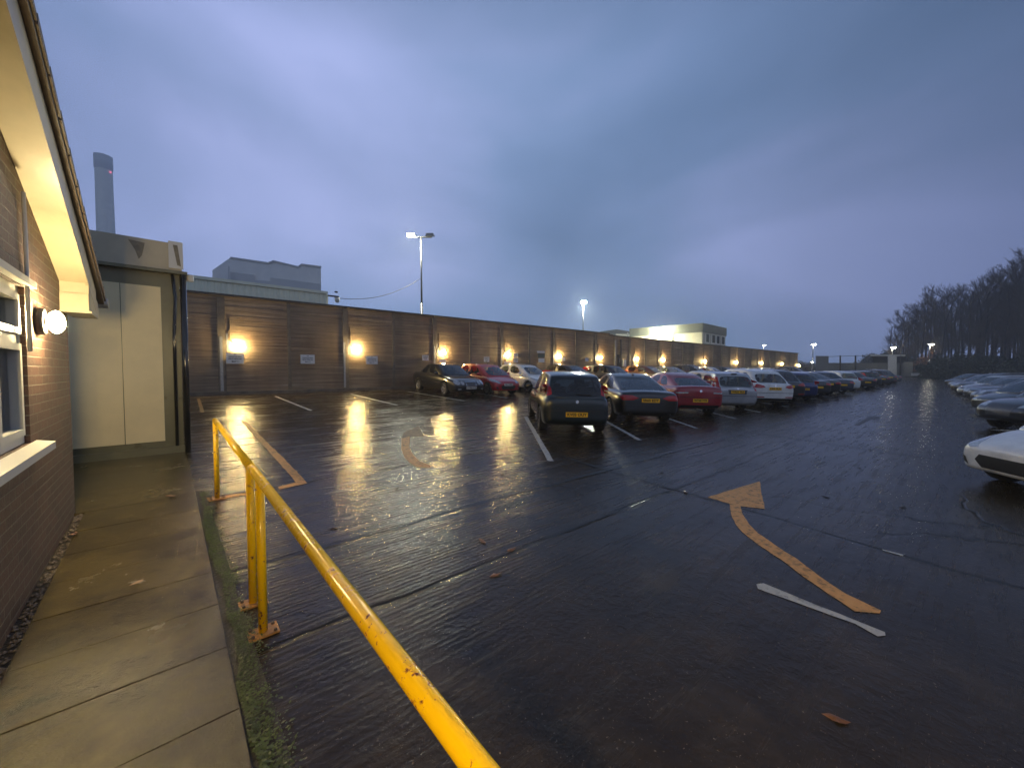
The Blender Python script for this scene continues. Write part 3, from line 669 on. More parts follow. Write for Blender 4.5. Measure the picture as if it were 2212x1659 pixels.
while f < FE:      # bumpy tile ends along the verge
    q.add([(EV - 0.3, f, rake(f) - 0.009), (EV + 0.075, f, rake(f) - 0.02), (EV + 0.075, f, rake(f) + 0.05), (EV - 0.3, f, rake(f) + 0.05),
           (EV - 0.3, f + 0.30, rake(f + 0.30) - 0.009), (EV + 0.075, f + 0.30, rake(f + 0.30) - 0.02), (EV + 0.075, f + 0.30, rake(f + 0.30) + 0.02), (EV - 0.3, f + 0.30, rake(f + 0.30) + 0.02)],
          [(0,1,2,3),(4,7,6,5),(0,4,5,1),(1,5,6,2),(2,6,7,3),(3,7,4,0)]); f += 0.32; i += 1
q.build('verge_tiles', M['tile'], house)
q = MB(); q.box(E0 + 0.002, EV + 0.02, 5.88, 6.62, 2.44, 2.62); q.add([(E0+0.002,5.9,2.62),(EV+0.02,5.9,2.62),(EV+0.02,5.9,rake(5.9)-0.3),(E0+0.002,5.9,rake(5.9)-0.3),(E0+0.002,6.6,2.62),(EV+0.02,6.6,2.62),(EV+0.02,6.6,2.63),(E0+0.002,6.6,2.63)],[(0,1,2,3),(4,7,6,5),(0,4,5,1),(1,5,6,2),(3,2,6,7),(0,3,7,4)])
q.build('eave_box', M['soffit'], house)
q = MB(); q.box(E0 - 0.01, EV + 0.04, 5.86, 5.879, 2.425, 2.445); q.build('eave_lip', M['soffit'], house)
q = MB(); q.tube([(-8, FE + 0.03, ZE - 0.03), (EV + 0.09, FE + 0.03, ZE - 0.03)], 0.06, 12); q.build('gutter', M['galv'], house)
hl = wall_lamp(0, 0, 0, 0, 'large round warm lamp on the brick gable under the eave', 'warm lamps on the brick house', 'lamp_near', 0.082, cable=False, board=False)
def place_house(o, e, f, z, rz):
    c, s = math.cos(HR), math.sin(HR); o.location = (c * e - s * f, s * e + c * f, z); o.rotation_euler = (0, 0, HR + rz)
place_house(hl, E0 - 0.0, 4.93, 2.24, R(90))
hl2 = wall_lamp(0, 0, 0, 0, 'second round warm lamp on the brick gable, beyond the left edge of the picture', 'warm lamps on the brick house', 'lamp_near', 0.10, cable=False, board=False)
hl2.children[1].data.materials[0] = M['lamp_near2']; place_house(hl2, E0 - 0.0, -0.9, 2.22, R(90))
q = MB(); q.tube([(E0 + 0.025, 4.55, 1.98), (E0 + 0.025, 4.55, 3.15)], 0.012, 8); q.build('cable', M['upvc'], house)

# annex
AF = 8.98; AE = 0.20
ann = empty('annex', (0, 0, 0), HR, 'flat roofed annex with a cream panel in a dark green frame', 'building')
q = MB(); q.box(-3.2, AE, AF, AF + 4.2, 0.0, 3.50); q.build('wall', M['annexdark'], ann)
q = MB(); q.box(-3.2, -0.055 - 0.485, AF - 0.03, AF - 0.002, 0.62, 3.26); q.build('panel', M['annex'], ann)
q = MB(); q.box(-0.055 - 0.475, -0.045, AF - 0.028, AF - 0.002, 0.62, 3.26); q.build('panel', M['annex'], ann)
q = MB(); q.box(-3.3, AE + 0.04, AF - 0.06, AF + 4.3, 3.56, 4.03); q.build('fascia', M['annexfascia'], ann)
q = MB(); q.box(AE - 0.13, AE + 0.06, AF - 0.085, AF - 0.062, 3.60, 4.06); q.build('fascia_end', M['upvc'], ann)
q = MB(); q.add([(-0.42, AF - 0.064, 3.98), (-0.22, AF - 0.064, 3.96), (-0.26, AF - 0.064, 3.75), (-0.30, AF - 0.064, 3.68), (-0.34, AF - 0.064, 3.82)], [(0, 4, 3, 2, 1)]); q.build('rust_stain', M['annexstain'], ann)
q = MB(); q.add([(AE - 0.07, AF - 0.088, 4.0), (AE - 0.01, AF - 0.088, 4.0), (AE + 0.03, AF - 0.088, 3.64), (AE - 0.02, AF - 0.088, 3.66)], [(0, 3, 2, 1)]); q.build('rust_stain', M['annexstain'], ann)
q = MB(); q.box(-3.3, AE + 0.11, AF - 0.13, AF - 0.062, 3.505, 3.555); q.build('gutter', M['annexdark'], ann)
q = MB(); q.tube([(AE + 0.05, AF - 0.09, 3.5), (AE + 0.05, AF - 0.09, 0.38)], 0.045, 14); q.build('downpipe', M['gutter'], ann)
q = MB(); q.tube([(AE - 0.09, AF - 0.05, 3.5), (AE - 0.06, AF - 0.06, 3.1), (AE - 0.09, AF - 0.05, 2.4), (AE - 0.09, AF - 0.05, 0.38)], 0.024, 10); q.build('downpipe', M['gutter'], ann)
q = MB(); q.box(-3.2, AE + 0.02, AF - 0.10, AF - 0.032, 0.0, 0.52); q.build('plinth', M['annexdark'], ann)
cm = empty('security_camera', (0, 0, 0), HR, 'small security camera at the top corner of the annex', 'camera', 'security cameras'); place_house(cm, AE + 0.12, AF - 0.02, 3.47, 0)
q = MB(); q.lathe([(0.05, -0.05), (0.055, 0.0), (0.05, 0.05)], (0.03, 0, 0), 'Z', 12); q.build('dome', M['upvc'], cm)
q = MB(); q.box(-0.1, 0.02, -0.02, 0.02, 0.03, 0.06); q.build('bracket', M['black'], cm)

# path: slabs, gravel strip, moss strip
path = empty('path', (0, 0, 0), HR); path['kind'] = 'structure'
fs = [-3.0, -1.6, -0.55, 0.42, 1.28, 1.80, 2.33, 2.87, 3.40, 3.93, 4.47, 5.02, 5.60, 6.2, 7.0, 8.0, AF]
for i in range(len(fs) - 1):
    a, b = fs[i] + 0.004, fs[i + 1] - 0.004; l = random.uniform(-0.003, 0.003)
    q = MB(); e0, e1 = (-0.70, 0.235) if fs[i] < 6 else (-3.2, 0.235)
    q.add([(e0, a, gz(a) - 0.05), (e1, a, gz(a) - 0.05), (e1, b, gz(b) - 0.05), (e0, b, gz(b) - 0.05), (e0, a, gz(a) + 0.035 + l), (e1, a, gz(a) + 0.035), (e1, b, gz(b) + 0.035), (e0, b, gz(b) + 0.035 + l)],
          [(0,3,2,1),(4,5,6,7),(0,1,5,4),(1,2,6,5),(2,3,7,6),(3,0,4,7)])
    o = q.build('slab', M['path'], path)
q = MB(); q.add([(-0.80, -3, 0.012), (-0.695, -3, 0.012), (-0.695, 0, 0.012), (-0.695, 6.2, gz(6.2) + 0.012), (-0.80, 6.2, gz(6.2) + 0.012), (-0.80, 0, 0.012)], [(0,1,2,5),(5,2,3,4)])
q.add([(0.236, -3, 0.008), (0.42, -3, 0.008), (0.40, 0, 0.008), (0.33, 6.4, gz(6.4) + 0.008), (0.236, 6.4, gz(6.4) + 0.008), (0.236, 0, 0.008)], [(0,1,2,5),(5,2,3,4)])
q.build('soil', M['soil'], path)
rd = random.Random(5)
q = MB()
for i in range(900):
    f = rd.uniform(-1, 6.2); e = rd.gauss(-0.735, 0.028); s = rd.uniform(0.006, 0.02); z = gz(f) + 0.012 + s * 0.4
    v = [(e + s * rd.uniform(.7, 1.2) * a, f + s * rd.uniform(.7, 1.2) * b, z + s * 0.6 * c) for a, b, c in ((1,0,0),(-1,0,0),(0,1,0),(0,-1,0),(0,0,1),(0,0,-1))]
    q.add(v, [(0,2,4),(2,1,4),(1,3,4),(3,0,4),(2,0,5),(1,2,5),(3,1,5),(0,3,5)])
g = q.build('gravel', M['stone']); g.rotation_euler = (0, 0, HR); tag(g, 'thin line of loose gravel at the foot of the brick wall', 'gravel', kind='stuff')
q = MB()
for i in range(15000):
    f = rd.uniform(-1.0, 6.3); wob = 0.035 * math.sin(f * 2.3) + 0.02 * math.sin(f * 7.1) + 0.015 * math.sin(f * 17.0)
    e = 0.245 + abs(rd.gauss(0, 0.058)) + wob * 0.5 + 0.02
    if e < 0.24 or (math.sin(f * 5.1) + math.sin(f * 2.7 + 1) < -1.2 and rd.random() < 0.7): continue
    s = rd.uniform(0.004, 0.012); z = gz(f) + 0.012 + rd.uniform(0, 0.03) * max(0.2, 1 - (e - 0.24) / 0.16)
    a = rd.uniform(0, 6.28); tl = rd.uniform(-0.8, 0.8)
    dx, dy = math.cos(a) * s, math.sin(a) * s
    q.add([(e - dx, f - dy, z), (e - dy * .6, f + dx * .6, z + tl * s * .5), (e + dx, f + dy, z + tl * s), (e + dy * .6, f - dx * .6, z + tl * s * .5)], [(0, 1, 2, 3)])
g = q.build('moss', M['leaf_green']); g.rotation_euler = (0, 0, HR); tag(g, 'low green moss and weeds along the edge of the paving', 'moss', kind='stuff')
lp = [(295, 1261, 'pale fallen leaf in the middle of the paved path'), (330+40, 1103-30, 'pale fallen leaf at the far end of the paved path'), (160, 1160-5, 'pale leaf beside the gravel at the foot of the brick wall')]
for k, (x, y, lb) in enumerate(lp):
    p = G(x, y); o = obj('fallen_leaf', lm[1] if k else leaf_mesh('fallen_leaf', mat('pale_leaf', (0.42, 0.27, 0.15), 0.5), 0.042, 9)); o.location = (p.x * 0.98, p.y * 0.98, p.z + 0.04); o.rotation_euler = (0, 0, k * 2 + 0.6); tag(o, lb, 'leaf', 'leaves on the path')

# ------------------------------------------------------------------ railings
def to_house(p):
    c, s = math.cos(HR), math.sin(HR); return Vector((c * p.x + s * p.y, -s * p.x + c * p.y, p.z))
def railing(name, posts_, ends_, label):
    """posts_: (e, f) feet; ends_: rail polyline (e, f, z)"""
    t = empty(name, (0, 0, 0), HR, label, 'railing', 'yellow tubular railings')
    q = MB(); q.tube(ends_, 0.0275, 20); q.build('handrail', M['rail'], t)
    for (e, f) in posts_:
        zt_ = ends_[0][2] if len(ends_) < 2 else None
        a, b = Vector(ends_[0]), Vector(ends_[-1]); k = (f - a.y) / (b.y - a.y); ztp = a.z + (b.z - a.z) * k
        q = MB(); q.tube([(e, f, gz(f) + 0.008), (e, f, ztp - 0.005)], 0.0265, 16); po = q.build('post', M['rail'], t)
        q = MB(); q.box(e - 0.085, e + 0.085, f - 0.065, f + 0.065, gz(f) + 0.002, gz(f) + 0.014); q.build('base_plate', M['plate_rust'], po)
        for dx in (-0.062, 0.062):
            for dy in (-0.043, 0.043):
                q = MB(); q.lathe([(0.001, 0.026), (0.009, 0.026), (0.011, 0.014)], (e + dx, f + dy, gz(f)), 'Z', 8); q.build('bolt', M['bolt'], po)
    return t
pf = to_house(G(466, 1078)); pn1 = to_house(G(552, 1310)); pn2 = to_house(G(572, 1365))
eR = (pf.x + pn1.x + pn2.x) / 3
def at_e(px, py, e):
    """point on the vertical plane local x = e of the house frame"""
    d = ray(px, py); c, s = math.cos(HR), math.sin(HR); dx = c * d.x + s * d.y; k = e / dx
    return Vector((e, (-s * d.x + c * d.y) * k, EYE + d.z * k))
t1 = at_e(460, 900, eR); t2 = at_e(546, 1008, eR); t3 = at_e(1054, 1659, eR)
railing('railing', [(eR, pf.y), (eR, pn1.y + 0.05)], [(eR, pf.y + 0.03, t1.z - 0.02), (eR, pn1.y + 0.0, t2.z - 0.02)], 'farther yellow tube railing, its two posts beside the paving')
q2 = railing('railing', [(eR, pn2.y), (eR, -0.9)], [(eR, pn1.y - 0.012, t2.z - 0.02), (eR, -1.2, t2.z - 0.02 + (t3.z - t2.z) / (t3.y - t2.y) * (-1.2 - pn1.y))], 'nearer yellow tube railing running towards the camera, rust spotted')
print('RAIL', eR, pf, pn1, pn2, t1, t2, t3, 'WTOP', WTOP, 'lz', lz, 'LS', LS, 'xend', xend)

# ------------------------------------------------------------------ buildings beyond
sh0 = at_y(384, 597, WY + 6); sh1 = at_y(704, 630, WY + 6)
shed = empty('corrugated_shed', (0, 0, 0), 0, 'long low cream corrugated shed roof edge rising just above the wall', 'shed')
q = MB(); zt_ = (sh0.z + sh1.z) / 2
x = -12.0
while x < sh1.x - 0.05:
    q.add([(x, WY+6, 0.8), (x+.09, WY+5.96, .8), (x+.18, WY+5.96, .8), (x+.27, WY+6, .8), (x, WY+6, zt_-.12), (x+.09, WY+5.96, zt_-.12), (x+.18, WY+5.96, zt_-.12), (x+.27, WY+6, zt_-.12)], [(0,1,5,4),(1,2,6,5),(2,3,7,6)]); x += 0.27
q.box(-12, sh1.x, WY + 6.01, WY + 14, 0.8, zt_ - 0.1); q.build('wall', M['shed'], shed)
q = MB(); q.box(-12, sh1.x + 0.08, WY + 5.88, WY + 14.1, zt_ - 0.1, zt_ + 0.06); q.build('roof', M['shed'], shed)
sc_ = empty('security_camera', (sh1.x + 0.35, WY + 5.8, zt_ - 0.3), 0, 'white dome camera on the right corner of the cream shed', 'camera', 'security cameras')
q = MB(); q.lathe([(0.001, -0.3), (0.12, -0.24), (0.15, -0.1), (0.14, 0.02), (0.001, 0.05)], (0.25, 0, 0), 'Z', 14); q.build('dome', M['upvc'], sc_)
q = MB(); q.box(-0.3, 0.35, -0.05, 0.05, 0.05, 0.14); q.build('bracket', M['black'], sc_)
q = MB(); q.lathe([(0.001, -0.06), (0.1, -0.04), (0.1, 0.03)], (0.2, 0, 0.38), 'Z', 12); q.build('hood', M['black'], sc_)

# pale stepped factory block in the mist
fac = empty('factory_block', (0, 0, 0), 0, 'pale hazy factory block with a stepped roofline far behind the shed', 'building')
FD = 120.0
def face(poly, name, m, thick, parent, Y=FD):
    P_ = [at_dist(x, y, Y) for x, y in poly]; f = Vector((max(P_, key=lambda p: p.x).x, max(P_, key=lambda p: p.x).y, 0)).normalized()
    q = MB(); n = len(P_); q.add([tuple(p) for p in P_] + [tuple(p + f * thick) for p in P_], [tuple(range(n))[::-1], tuple(range(n, 2 * n))] + [(i, (i + 1) % n, n + (i + 1) % n, n + i) for i in range(n)])
    o = q.build(name, m, parent); fixn(o.data); return o
def z2(x, y): return ((400 + x / 3.687) * 0.91443, (560 + y / 3.687) * 0.91443)
face([z2(530,180), z2(860,228), z2(905,210), z2(1120,262), z2(1150,240), z2(1320,262), z2(1320,700), z2(530,700)], 'wall', M['factory'], 30, fac)
face([z2(375,290), z2(530,181), z2(529.9,700), z2(375,700)], 'wall', M['factory'], 28, fac, FD + 0.6)
face([z2(530,305), z2(740,330), z2(745,375), z2(880,385), z2(880,352), z2(1318,410), z2(1318,700), z2(530,700)], 'cladding', M['factory2'], 0.3, fac, FD - 0.4)
face([z2(512,255), z2(524,255), z2(524,700), z2(512,700)], 'vent_pipe', M['factory2'], 0.6, fac, FD - 1.6)
face([z2(530,172), z2(860,220), z2(905,202), z2(1120,254), z2(1150,232), z2(1324,254), z2(1324,268), z2(1150,246), z2(1120,268), z2(905,216), z2(860,234), z2(530,186)], 'parapet', M['factory2'], 0.3, fac, FD - 0.35)
ant = at_dist(*z2(1112, 212), FD)

# chimney
ch = at_dist(228, 480, 230.0)
chim = empty('chimney_stack', (ch.x, ch.y, 0), 0, 'tall concrete chimney fading into the mist at the far left', 'chimney')
ctop = at_dist(228, 338, 230.0).z; rch = (at_dist(248, 400, 230.0) - at_dist(207, 400, 230.0)).length / 2 * 0.70
q = MB(); q.lathe([(rch * 1.15, 0), (rch * 0.97, ctop * 0.9), (rch * 0.97, ctop - 8.0)], (0, 0, 0), 'Z', 32); q.build('shaft', M['chimney'], chim)
q = MB(); q.lathe([(rch * 0.97, ctop - 8.05), (rch * 1.04, ctop - 7.0), (rch * 1.04, ctop), (rch * 0.8, ctop), (rch * 0.75, ctop - 2)], (0, 0, 0), 'Z', 32); q.build('crown', M['factory2'], chim)
for sx, c_ in ((-1, M['sign']), (1, mat('red_beacon', (0.6, 0.05, 0.05), emit=(1, 0.25, 0.45), es=1.2))):
    rv = Vector((math.cos(YAW), math.sin(YAW), 0)) * sx * rch * 1.06
    q = MB(); q.box(rv.x - 0.35, rv.x + 0.35, rv.y - 0.35, rv.y + 0.35, ctop - 9.6, ctop - 8.8); q.build('beacon', c_, chim)

# lit cream building behind the wall
BY = 38.0
cor = at_y(1517, 705, BY)
def zl(px, py, y=BY): return at_y(px, py, y)
# near long face recedes left; its corner nearest the camera at px 1517
cb = empty('lit_building', (0, 0, 0), 0, 'cream flat roofed building with a dark fascia and lit wall behind the perimeter wall', 'building')
Yc = 62.0
P0 = at_dist(1517, 720, Yc); P1 = at_dist(1362, 720, Yc + 8.5); P2 = at_dist(1567, 730, Yc + 7.5)
ztop = at_dist(1517, 698, Yc).z; zfas = at_dist(1517, 717.5, Yc).z
def wallseg(A, B, z0, z1, thick, name, m, parent, outw=0.0):
    A = Vector((A.x, A.y)); B = Vector((B.x, B.y)); d = (B - A).normalized(); n = Vector((d.y, -d.x))
    if n.dot(A) > 0: n = -n
    A2 = A + n * outw; B2 = B + n * outw
    q = MB(); v = [(*A2, z0), (*B2, z0), (*(B2 - n * thick), z0), (*(A2 - n * thick), z0), (*A2, z1), (*B2, z1), (*(B2 - n * thick), z1), (*(A2 - n * thick), z1)]
    q.add(v, [(0,3,2,1),(4,5,6,7),(0,1,5,4),(1,2,6,5),(2,3,7,6),(3,0,4,7)]); o = q.build(name, m, parent); fixn(o.data); return o
wallseg(P1, P0, 0.5, zfas, 0.4, 'wall', M['render'], cb); wallseg(P0, P2, 0.5, zfas, 0.4, 'wall', M['render'], cb)
Pm = P1 + (P2 - P0)
q = MB(); q.add([(p.x, p.y, z) for z in (zfas + 0.005, ztop) for p in (P0 + (P0 - Pm) * 0.012, P2 + (P2 - P1) * 0.012, Pm + (Pm - P0) * 0.012, P1 + (P1 - P2) * 0.012)],
                 [(0,1,2,3),(4,7,6,5),(0,4,5,1),(1,5,6,2),(2,6,7,3),(3,7,4,0)]); fixn(q.build('roof', M['slate'], cb).data)
d2 = (P2 - P0)
for k in (0.2, 0.45, 0.65, 0.88):
    A = P0 + d2 * (k - 0.055); B = P0 + d2 * (k + 0.055); zz = at_dist(1540, 724, Yc + 3).z
    w_ = wallseg(P0 + d2 * (k - 0.085), P0 + d2 * (k + 0.085), zz - 1.5, zz + 0.15, 0.1, 'window', M['upvc'], cb, 0.05)
    wallseg(A, B, zz - 1.3, zz - 0.0, 0.1, 'pane', M['darkglass'], w_, 0.08)
dl = P0 - P1
dr = wallseg(P1 + dl * 0.55, P1 + dl * 0.64, at_dist(1450, 735, Yc + 4).z - 1.3, at_dist(1450, 719, Yc + 4).z, 0.1, 'doorway', M['upvc'], cb, 0.06)
wallseg(P1 + dl * 0.565, P1 + dl * 0.6, at_dist(1450, 735, Yc + 4).z - 1.3, at_dist(1450, 721, Yc + 4).z, 0.1, 'door', M['render'], dr, 0.09)
wallseg(P1 + dl * 0.61, P1 + dl * 0.632, at_dist(1450, 735, Yc + 4).z - 1.3, at_dist(1450, 721, Yc + 4).z, 0.1, 'pane', M['darkglass'], dr, 0.09)
fl = empty('floodlight', (P1 + dl * 0.40 + (-P1).normalized() * 1.3), 0, 'bright floodlight on the wall of the cream building', 'lamp'); fl.location.z = at_dist(1440, 716, Yc + 5).z
q = MB(); q.box(-0.2, 0.2, -0.25, -0.06, -0.15, 0.15); q.build('lens', M['floodwall'], fl)
q = MB(); q.box(-0.25, 0.25, -0.3, 0.1, 0.16, 0.24); q.build('housing', M['black'], fl)
fl3 = empty('floodlight', (P1 + dl * 0.83 + Vector((0.4, -1.3, 0))), 0, 'small uplight low against the cream building, just over the wall top', 'lamp'); fl3.location.z = at_dist(1495, 737, Yc).z
q = MB(); q.box(-0.2, 0.2, 0.05, 0.3, -0.15, 0.15); q.build('lens', M['floodwall'], fl3)
q = MB(); q.tube([(0, 0, -3), (0, 0, 0.6)], 0.05, 8); q.build('pole', M['galv'], fl3)
# low roof to its left
P3 = at_dist(1308, 716, 75); P4 = at_dist(1361, 716, 75)
lb_ = empty('low_building', (0, 0, 0), 0, 'low building with a grey roof and self-glowing strip left of the cream building', 'building')
face([(1296, 716.5), (1332, 711.5), (1361, 716), (1361, 721), (1296, 721)], 'roof', M['slate'], 6, lb_, 76)
face([(1330, 721.1), (1361, 721.1), (1361, 745), (1330, 745)], 'wall', mat('self_glowing_wall', (0.6, 0.6, 0.55), 0.6, emit=(0.8, 0.8, 0.62), es=0.25), 5, lb_, 76.4)  # no lamp here: the wall's lit look is its own emission
face([(1354.5, 719), (1357.5, 719), (1357.5, 745), (1354.5, 745)], 'drainpipe', M['upvc'], 0.2, lb_, 75.7)

# ------------------------------------------------------------------ floodlight masts
def mast(px, py_head, Y, label, heads=2, r=0.09, glow='flood', gs=0.22, lit=(True, True), hz=0.0):
    b = at_dist(px, 800, Y); top = at_dist(px, py_head, Y).z
    t = empty('floodlight_mast', (b.x, b.y, gz(b.y)), YAW, label, 'lamp post', 'floodlight masts'); H = top - gz(b.y)
    q = MB(); q.tube([(0, 0, 0), (0, 0, H * 0.55)], r * 1.15, 12); q.tube([(0, 0, H * 0.55), (0, 0, H)], r * 0.9, 12, r2=r * 0.65); q.build('pole', M['galv'], t)
    q = MB(); q.box(-gs * (2.6 if heads > 1 else .5), gs * (2.6 if heads > 1 else .5), -0.05, 0.05, H - 0.03, H + 0.06); q.build('crossbar', M['galv'], t)
    for i in range(heads):
        sx = -1 if i == 0 else 1
        hx = sx * gs * 2.2 if heads > 1 else 0.0
        h = empty('lamp_head', (hx, 0, H + 0.1)); h.parent = t
        q = MB(); q.add([(-gs, -gs * 1.1, -gs * .35), (gs, -gs * 1.1, -gs * .35), (gs, gs, gs * .15), (-gs, gs, gs * .15), (-gs * .8, -gs * .6, gs * .5), (gs * .8, -gs * .6, gs * .5), (gs * .8, gs * .8, gs * .6), (-gs * .8, gs * .8, gs * .6)],
              [(0,3,2,1),(4,5,6,7),(0,1,5,4),(1,2,6,5),(2,3,7,6),(3,0,4,7)]); q.build('housing', M['galv'], h)
        if lit[i]:
            q = MB(); q.add([(-gs * .85, -gs * 1.22, -gs * .45), (gs * .85, -gs * 1.22, -gs * .45), (gs * .85, gs * .6, -gs * .12), (-gs * .85, gs * .6, -gs * .12), (-gs*.85, -gs*1.25, gs*.15), (gs*.85, -gs*1.25, gs*.15)], [(0, 3, 2, 1), (0, 1, 5, 4)]); q.build('lens', M[glow], h)
    return t
M['floodside'] = mat('flood_glow_side', (1, 1, 1), emit=(1.0, 0.95, 0.68), es=900.0)
mast(912, 513, 30, 'tall floodlight mast behind the wall with one bright lamp on its left', 2, 0.085, 'floodside', 0.32, (True, False))
mast(1259, 655, 52, 'floodlight mast behind the wall with a very bright white head', 1, 0.08, 'flood', 0.36)
mast(1648, 747, 95, 'small distant floodlight just over the far end of the wall', 1, 0.1, 'floodfar', 0.3)
mast(1755, 745, 95, 'distant floodlight mast right of the far end of the wall', 1, 0.1, 'floodfar', 0.42)
mast(1926, 752, 88, 'distant floodlight above the far gate canopy', 1, 0.1, 'floodfar', 0.36)
mast(2007, 745, 80, 'distant floodlight in front of the bare trees', 1, 0.1, 'floodfar', 0.36)
mast(2085, 781, 74, 'small dim light low in front of the dark hedge at the right', 1, 0.06, 'floodfar', 0.12, (True,))
mast(1753, 783, 92, 'tiny low light beyond the far end of the wall', 1, 0.06, 'floodfar', 0.16, (True,))
# overhead wire from the mast to the shed camera
A = at_dist(911, 600, 30); B = Vector((sh1.x + 0.5, WY + 6, zt_ - 0.25)); q = MB()
q.tube([A.lerp(B, k / 16) + Vector((0, 0, -1.15 * 4 * (k / 16) * (1 - k / 16) * 0.55)) for k in range(17)], 0.018, 6); tag(q.build('overhead_wire', M['black']), 'thin overhead wire sagging from the tall mast to the shed', 'wire')

# ------------------------------------------------------------------ far end
FY = 86.0
def box_px(x0, x1, y0, y1, Y, thick, name, m, label, cat, group=None):
    o = face([(x0, y0), (x1, y0), (x1, y1), (x0, y1)], name, m, thick, None, Y); return tag(o, label, cat, group)
box_px(1762, 1790, 769, 812, FY + 4, 4, 'gatehouse', M['farwall'], 'plain grey block beyond the far end of the wall', 'building')
box_px(1788.5, 1960, 784, 812, FY + 6, 0.3, 'far_wall', M['farwall'], 'low grey wall closing the far end of the car park', 'wall')
cn = empty('gate_canopy', (0, 0, 0), 0, 'flat gate canopy on pale pillars at the far end of the car park', 'canopy')
face([(1880, 766), (1956, 766), (1956, 769), (1880, 769)], 'roof', M['sign'], 4, cn, FY)
face([(1885, 769.2), (1916, 769.2), (1916, 784), (1885, 784)], 'shutter', M['black'], 0.5, cn, FY + 3)
face([(1918, 769.2), (1937, 769.2), (1937, 812), (1918, 812)], 'pillar', M['factory'], 0.6, cn, FY)
face([(1938, 769.2), (1952, 769.2), (1952, 784), (1938, 784)], 'shutter', M['black'], 0.5, cn, FY + 3)
box_px(1953, 1972, 782, 813, FY - 3, 0.7, 'gate_pillar', M['farwall'], 'pale square pillar right of the gate canopy', 'pillar')
box_px(1974, 2008, 787, 809, FY - 2, 0.4, 'panel_fence', M['fargreen'], 'pale green panel fence between the pillar and the dark hedge', 'fence')
box_px(1968, 2012, 806, 812, FY - 6, 1.0, 'barrier_block', M['sign'], 'pale low barrier block in front of the green panel', 'barrier')
wr = empty('razor_wire_line', (0, 0, 0), 0, 'thin cable line strung between poles above the far wall', 'cable')
q = MB(); q.tube([at_dist(1790, 770.5, FY + 5), at_dist(1850, 768.5, FY + 5), at_dist(1900, 768, FY + 5)], 0.05, 6); q.build('cable', M['farwall'], wr)
for x_ in (1848, 1815): 
    q = MB(); q.tube([at_dist(x_, 768, FY + 5), at_dist(x_, 800, FY + 5)], 0.16, 6); q.build('pole', M['black'], wr)

# ------------------------------------------------------------------ trees
def bare_tree_mesh(seed, H=1.0):
    """unit-height bare tree; trunk and crown meshes"""
    rd = random.Random(seed); tr = MB(); cr_ = MB()
    tr.tube([(0, 0, 0), (rd.uniform(-.01, .01), 0, .3), (rd.uniform(-.02, .02), rd.uniform(-.02, .02), .62), (rd.uniform(-.03, .03), 0, .86)], 0.0105, 6, r2=0.003)
    def br(p, d, l, r, lv):
        e = p + d * l; mid = p.lerp(e, .5) + Vector((rd.uniform(-.1, .1), rd.uniform(-.1, .1), 0.04)) * l
        cr_.tube([p, mid, e], r, 3, r2=r * 0.45, caps=False)
        if lv < 3:
            for _ in range(6 if lv == 0 else (6 if lv == 1 else 5)):
                k = rd.uniform(.25, 1.0); q = p.lerp(mid, k * 2) if k < .5 else mid.lerp(e, k * 2 - 1)
                nd = (d + Vector((rd.uniform(-1, 1), rd.uniform(-1, 1), rd.uniform(-.15, .9))) * 0.62).normalized()
                br(q, nd, l * rd.uniform(.38, .6), r * 0.5, lv + 1)
    for i in range(15):
        z = rd.uniform(.16, .86); a = rd.uniform(0, 6.28); up = rd.uniform(1.1, 2.6)
        d = Vector((math.cos(a), math.sin(a), up)).normalized()
        br(Vector((0, 0, z)), d, rd.uniform(.14, .24) * (1.12 - z * .5), 0.0026, 0)
    return tr.mesh('trunk', M['bark']), cr_.mesh('crown', M['twig'])
TM = [bare_tree_mesh(s) for s in (11, 22, 33, 44)]
prof = [(1915, 735), (1924, 694), (1949, 664), (1980, 643), (2017, 623), (2056, 615), (2106, 603), (2146, 580), (2180, 560), (2212, 550), (2260, 535), (2400, 520)]
def top_at(x):
    for (a, ya), (b, yb) in zip(prof, prof[1:]):
        if a <= x <= b: return ya + (yb - ya) * (x - a) / (b - a)
    return prof[-1][1]
side = ['near', 'middle', 'far']
rd = random.Random(3)
tl_n = 0
trees = []
for i in range(46):
    px = 1926 + (i + rd.uniform(-.4, .4)) * (2330 - 1926) / 45; Y = 92 - (px - 1926) / 300 * 26 + rd.uniform(-4, 9)
    trees.append((px, Y))
words_ = ['slim', 'tall', 'crooked', 'dense', 'sparse', 'leaning', 'forked', 'spindly']
for i, (px, Y) in enumerate(trees):
    b = at_dist(px, 800, Y); ty = top_at(px) + rd.uniform(-6, 16); H = at_dist(px, ty, Y).z - gz(b.y) + 0.3
    tm = TM[i % 4]
    pos = 'counting from the gate end of the dark wood'
    ordn = ['first', 'second', 'third', 'fourth', 'fifth', 'sixth', 'seventh', 'eighth', 'ninth', 'tenth', 'eleventh', 'twelfth', 'thirteenth', 'fourteenth', 'fifteenth', 'sixteenth', 'seventeenth', 'eighteenth', 'nineteenth', 'twentieth']
    lab = 'bare tree, number %s of the wood from its left end' % (ordn[i] if i < 20 else (('twenty-' if i < 29 else 'thirty-' if i < 39 else 'forty-') + ordn[(i - 20) % 10] if i not in (29, 39) else ('thirtieth' if i == 29 else 'fortieth')))
    t = empty('bare_tree', (b.x, b.y, gz(b.y) - 0.2), i * 1.3, lab, 'tree', 'bare trees of the dark wood')
    for me in tm:
        o = obj(me.name.split('.')[0], me, t); o.scale = (H * rd.uniform(.95, 1.25),) * 2 + (H,)
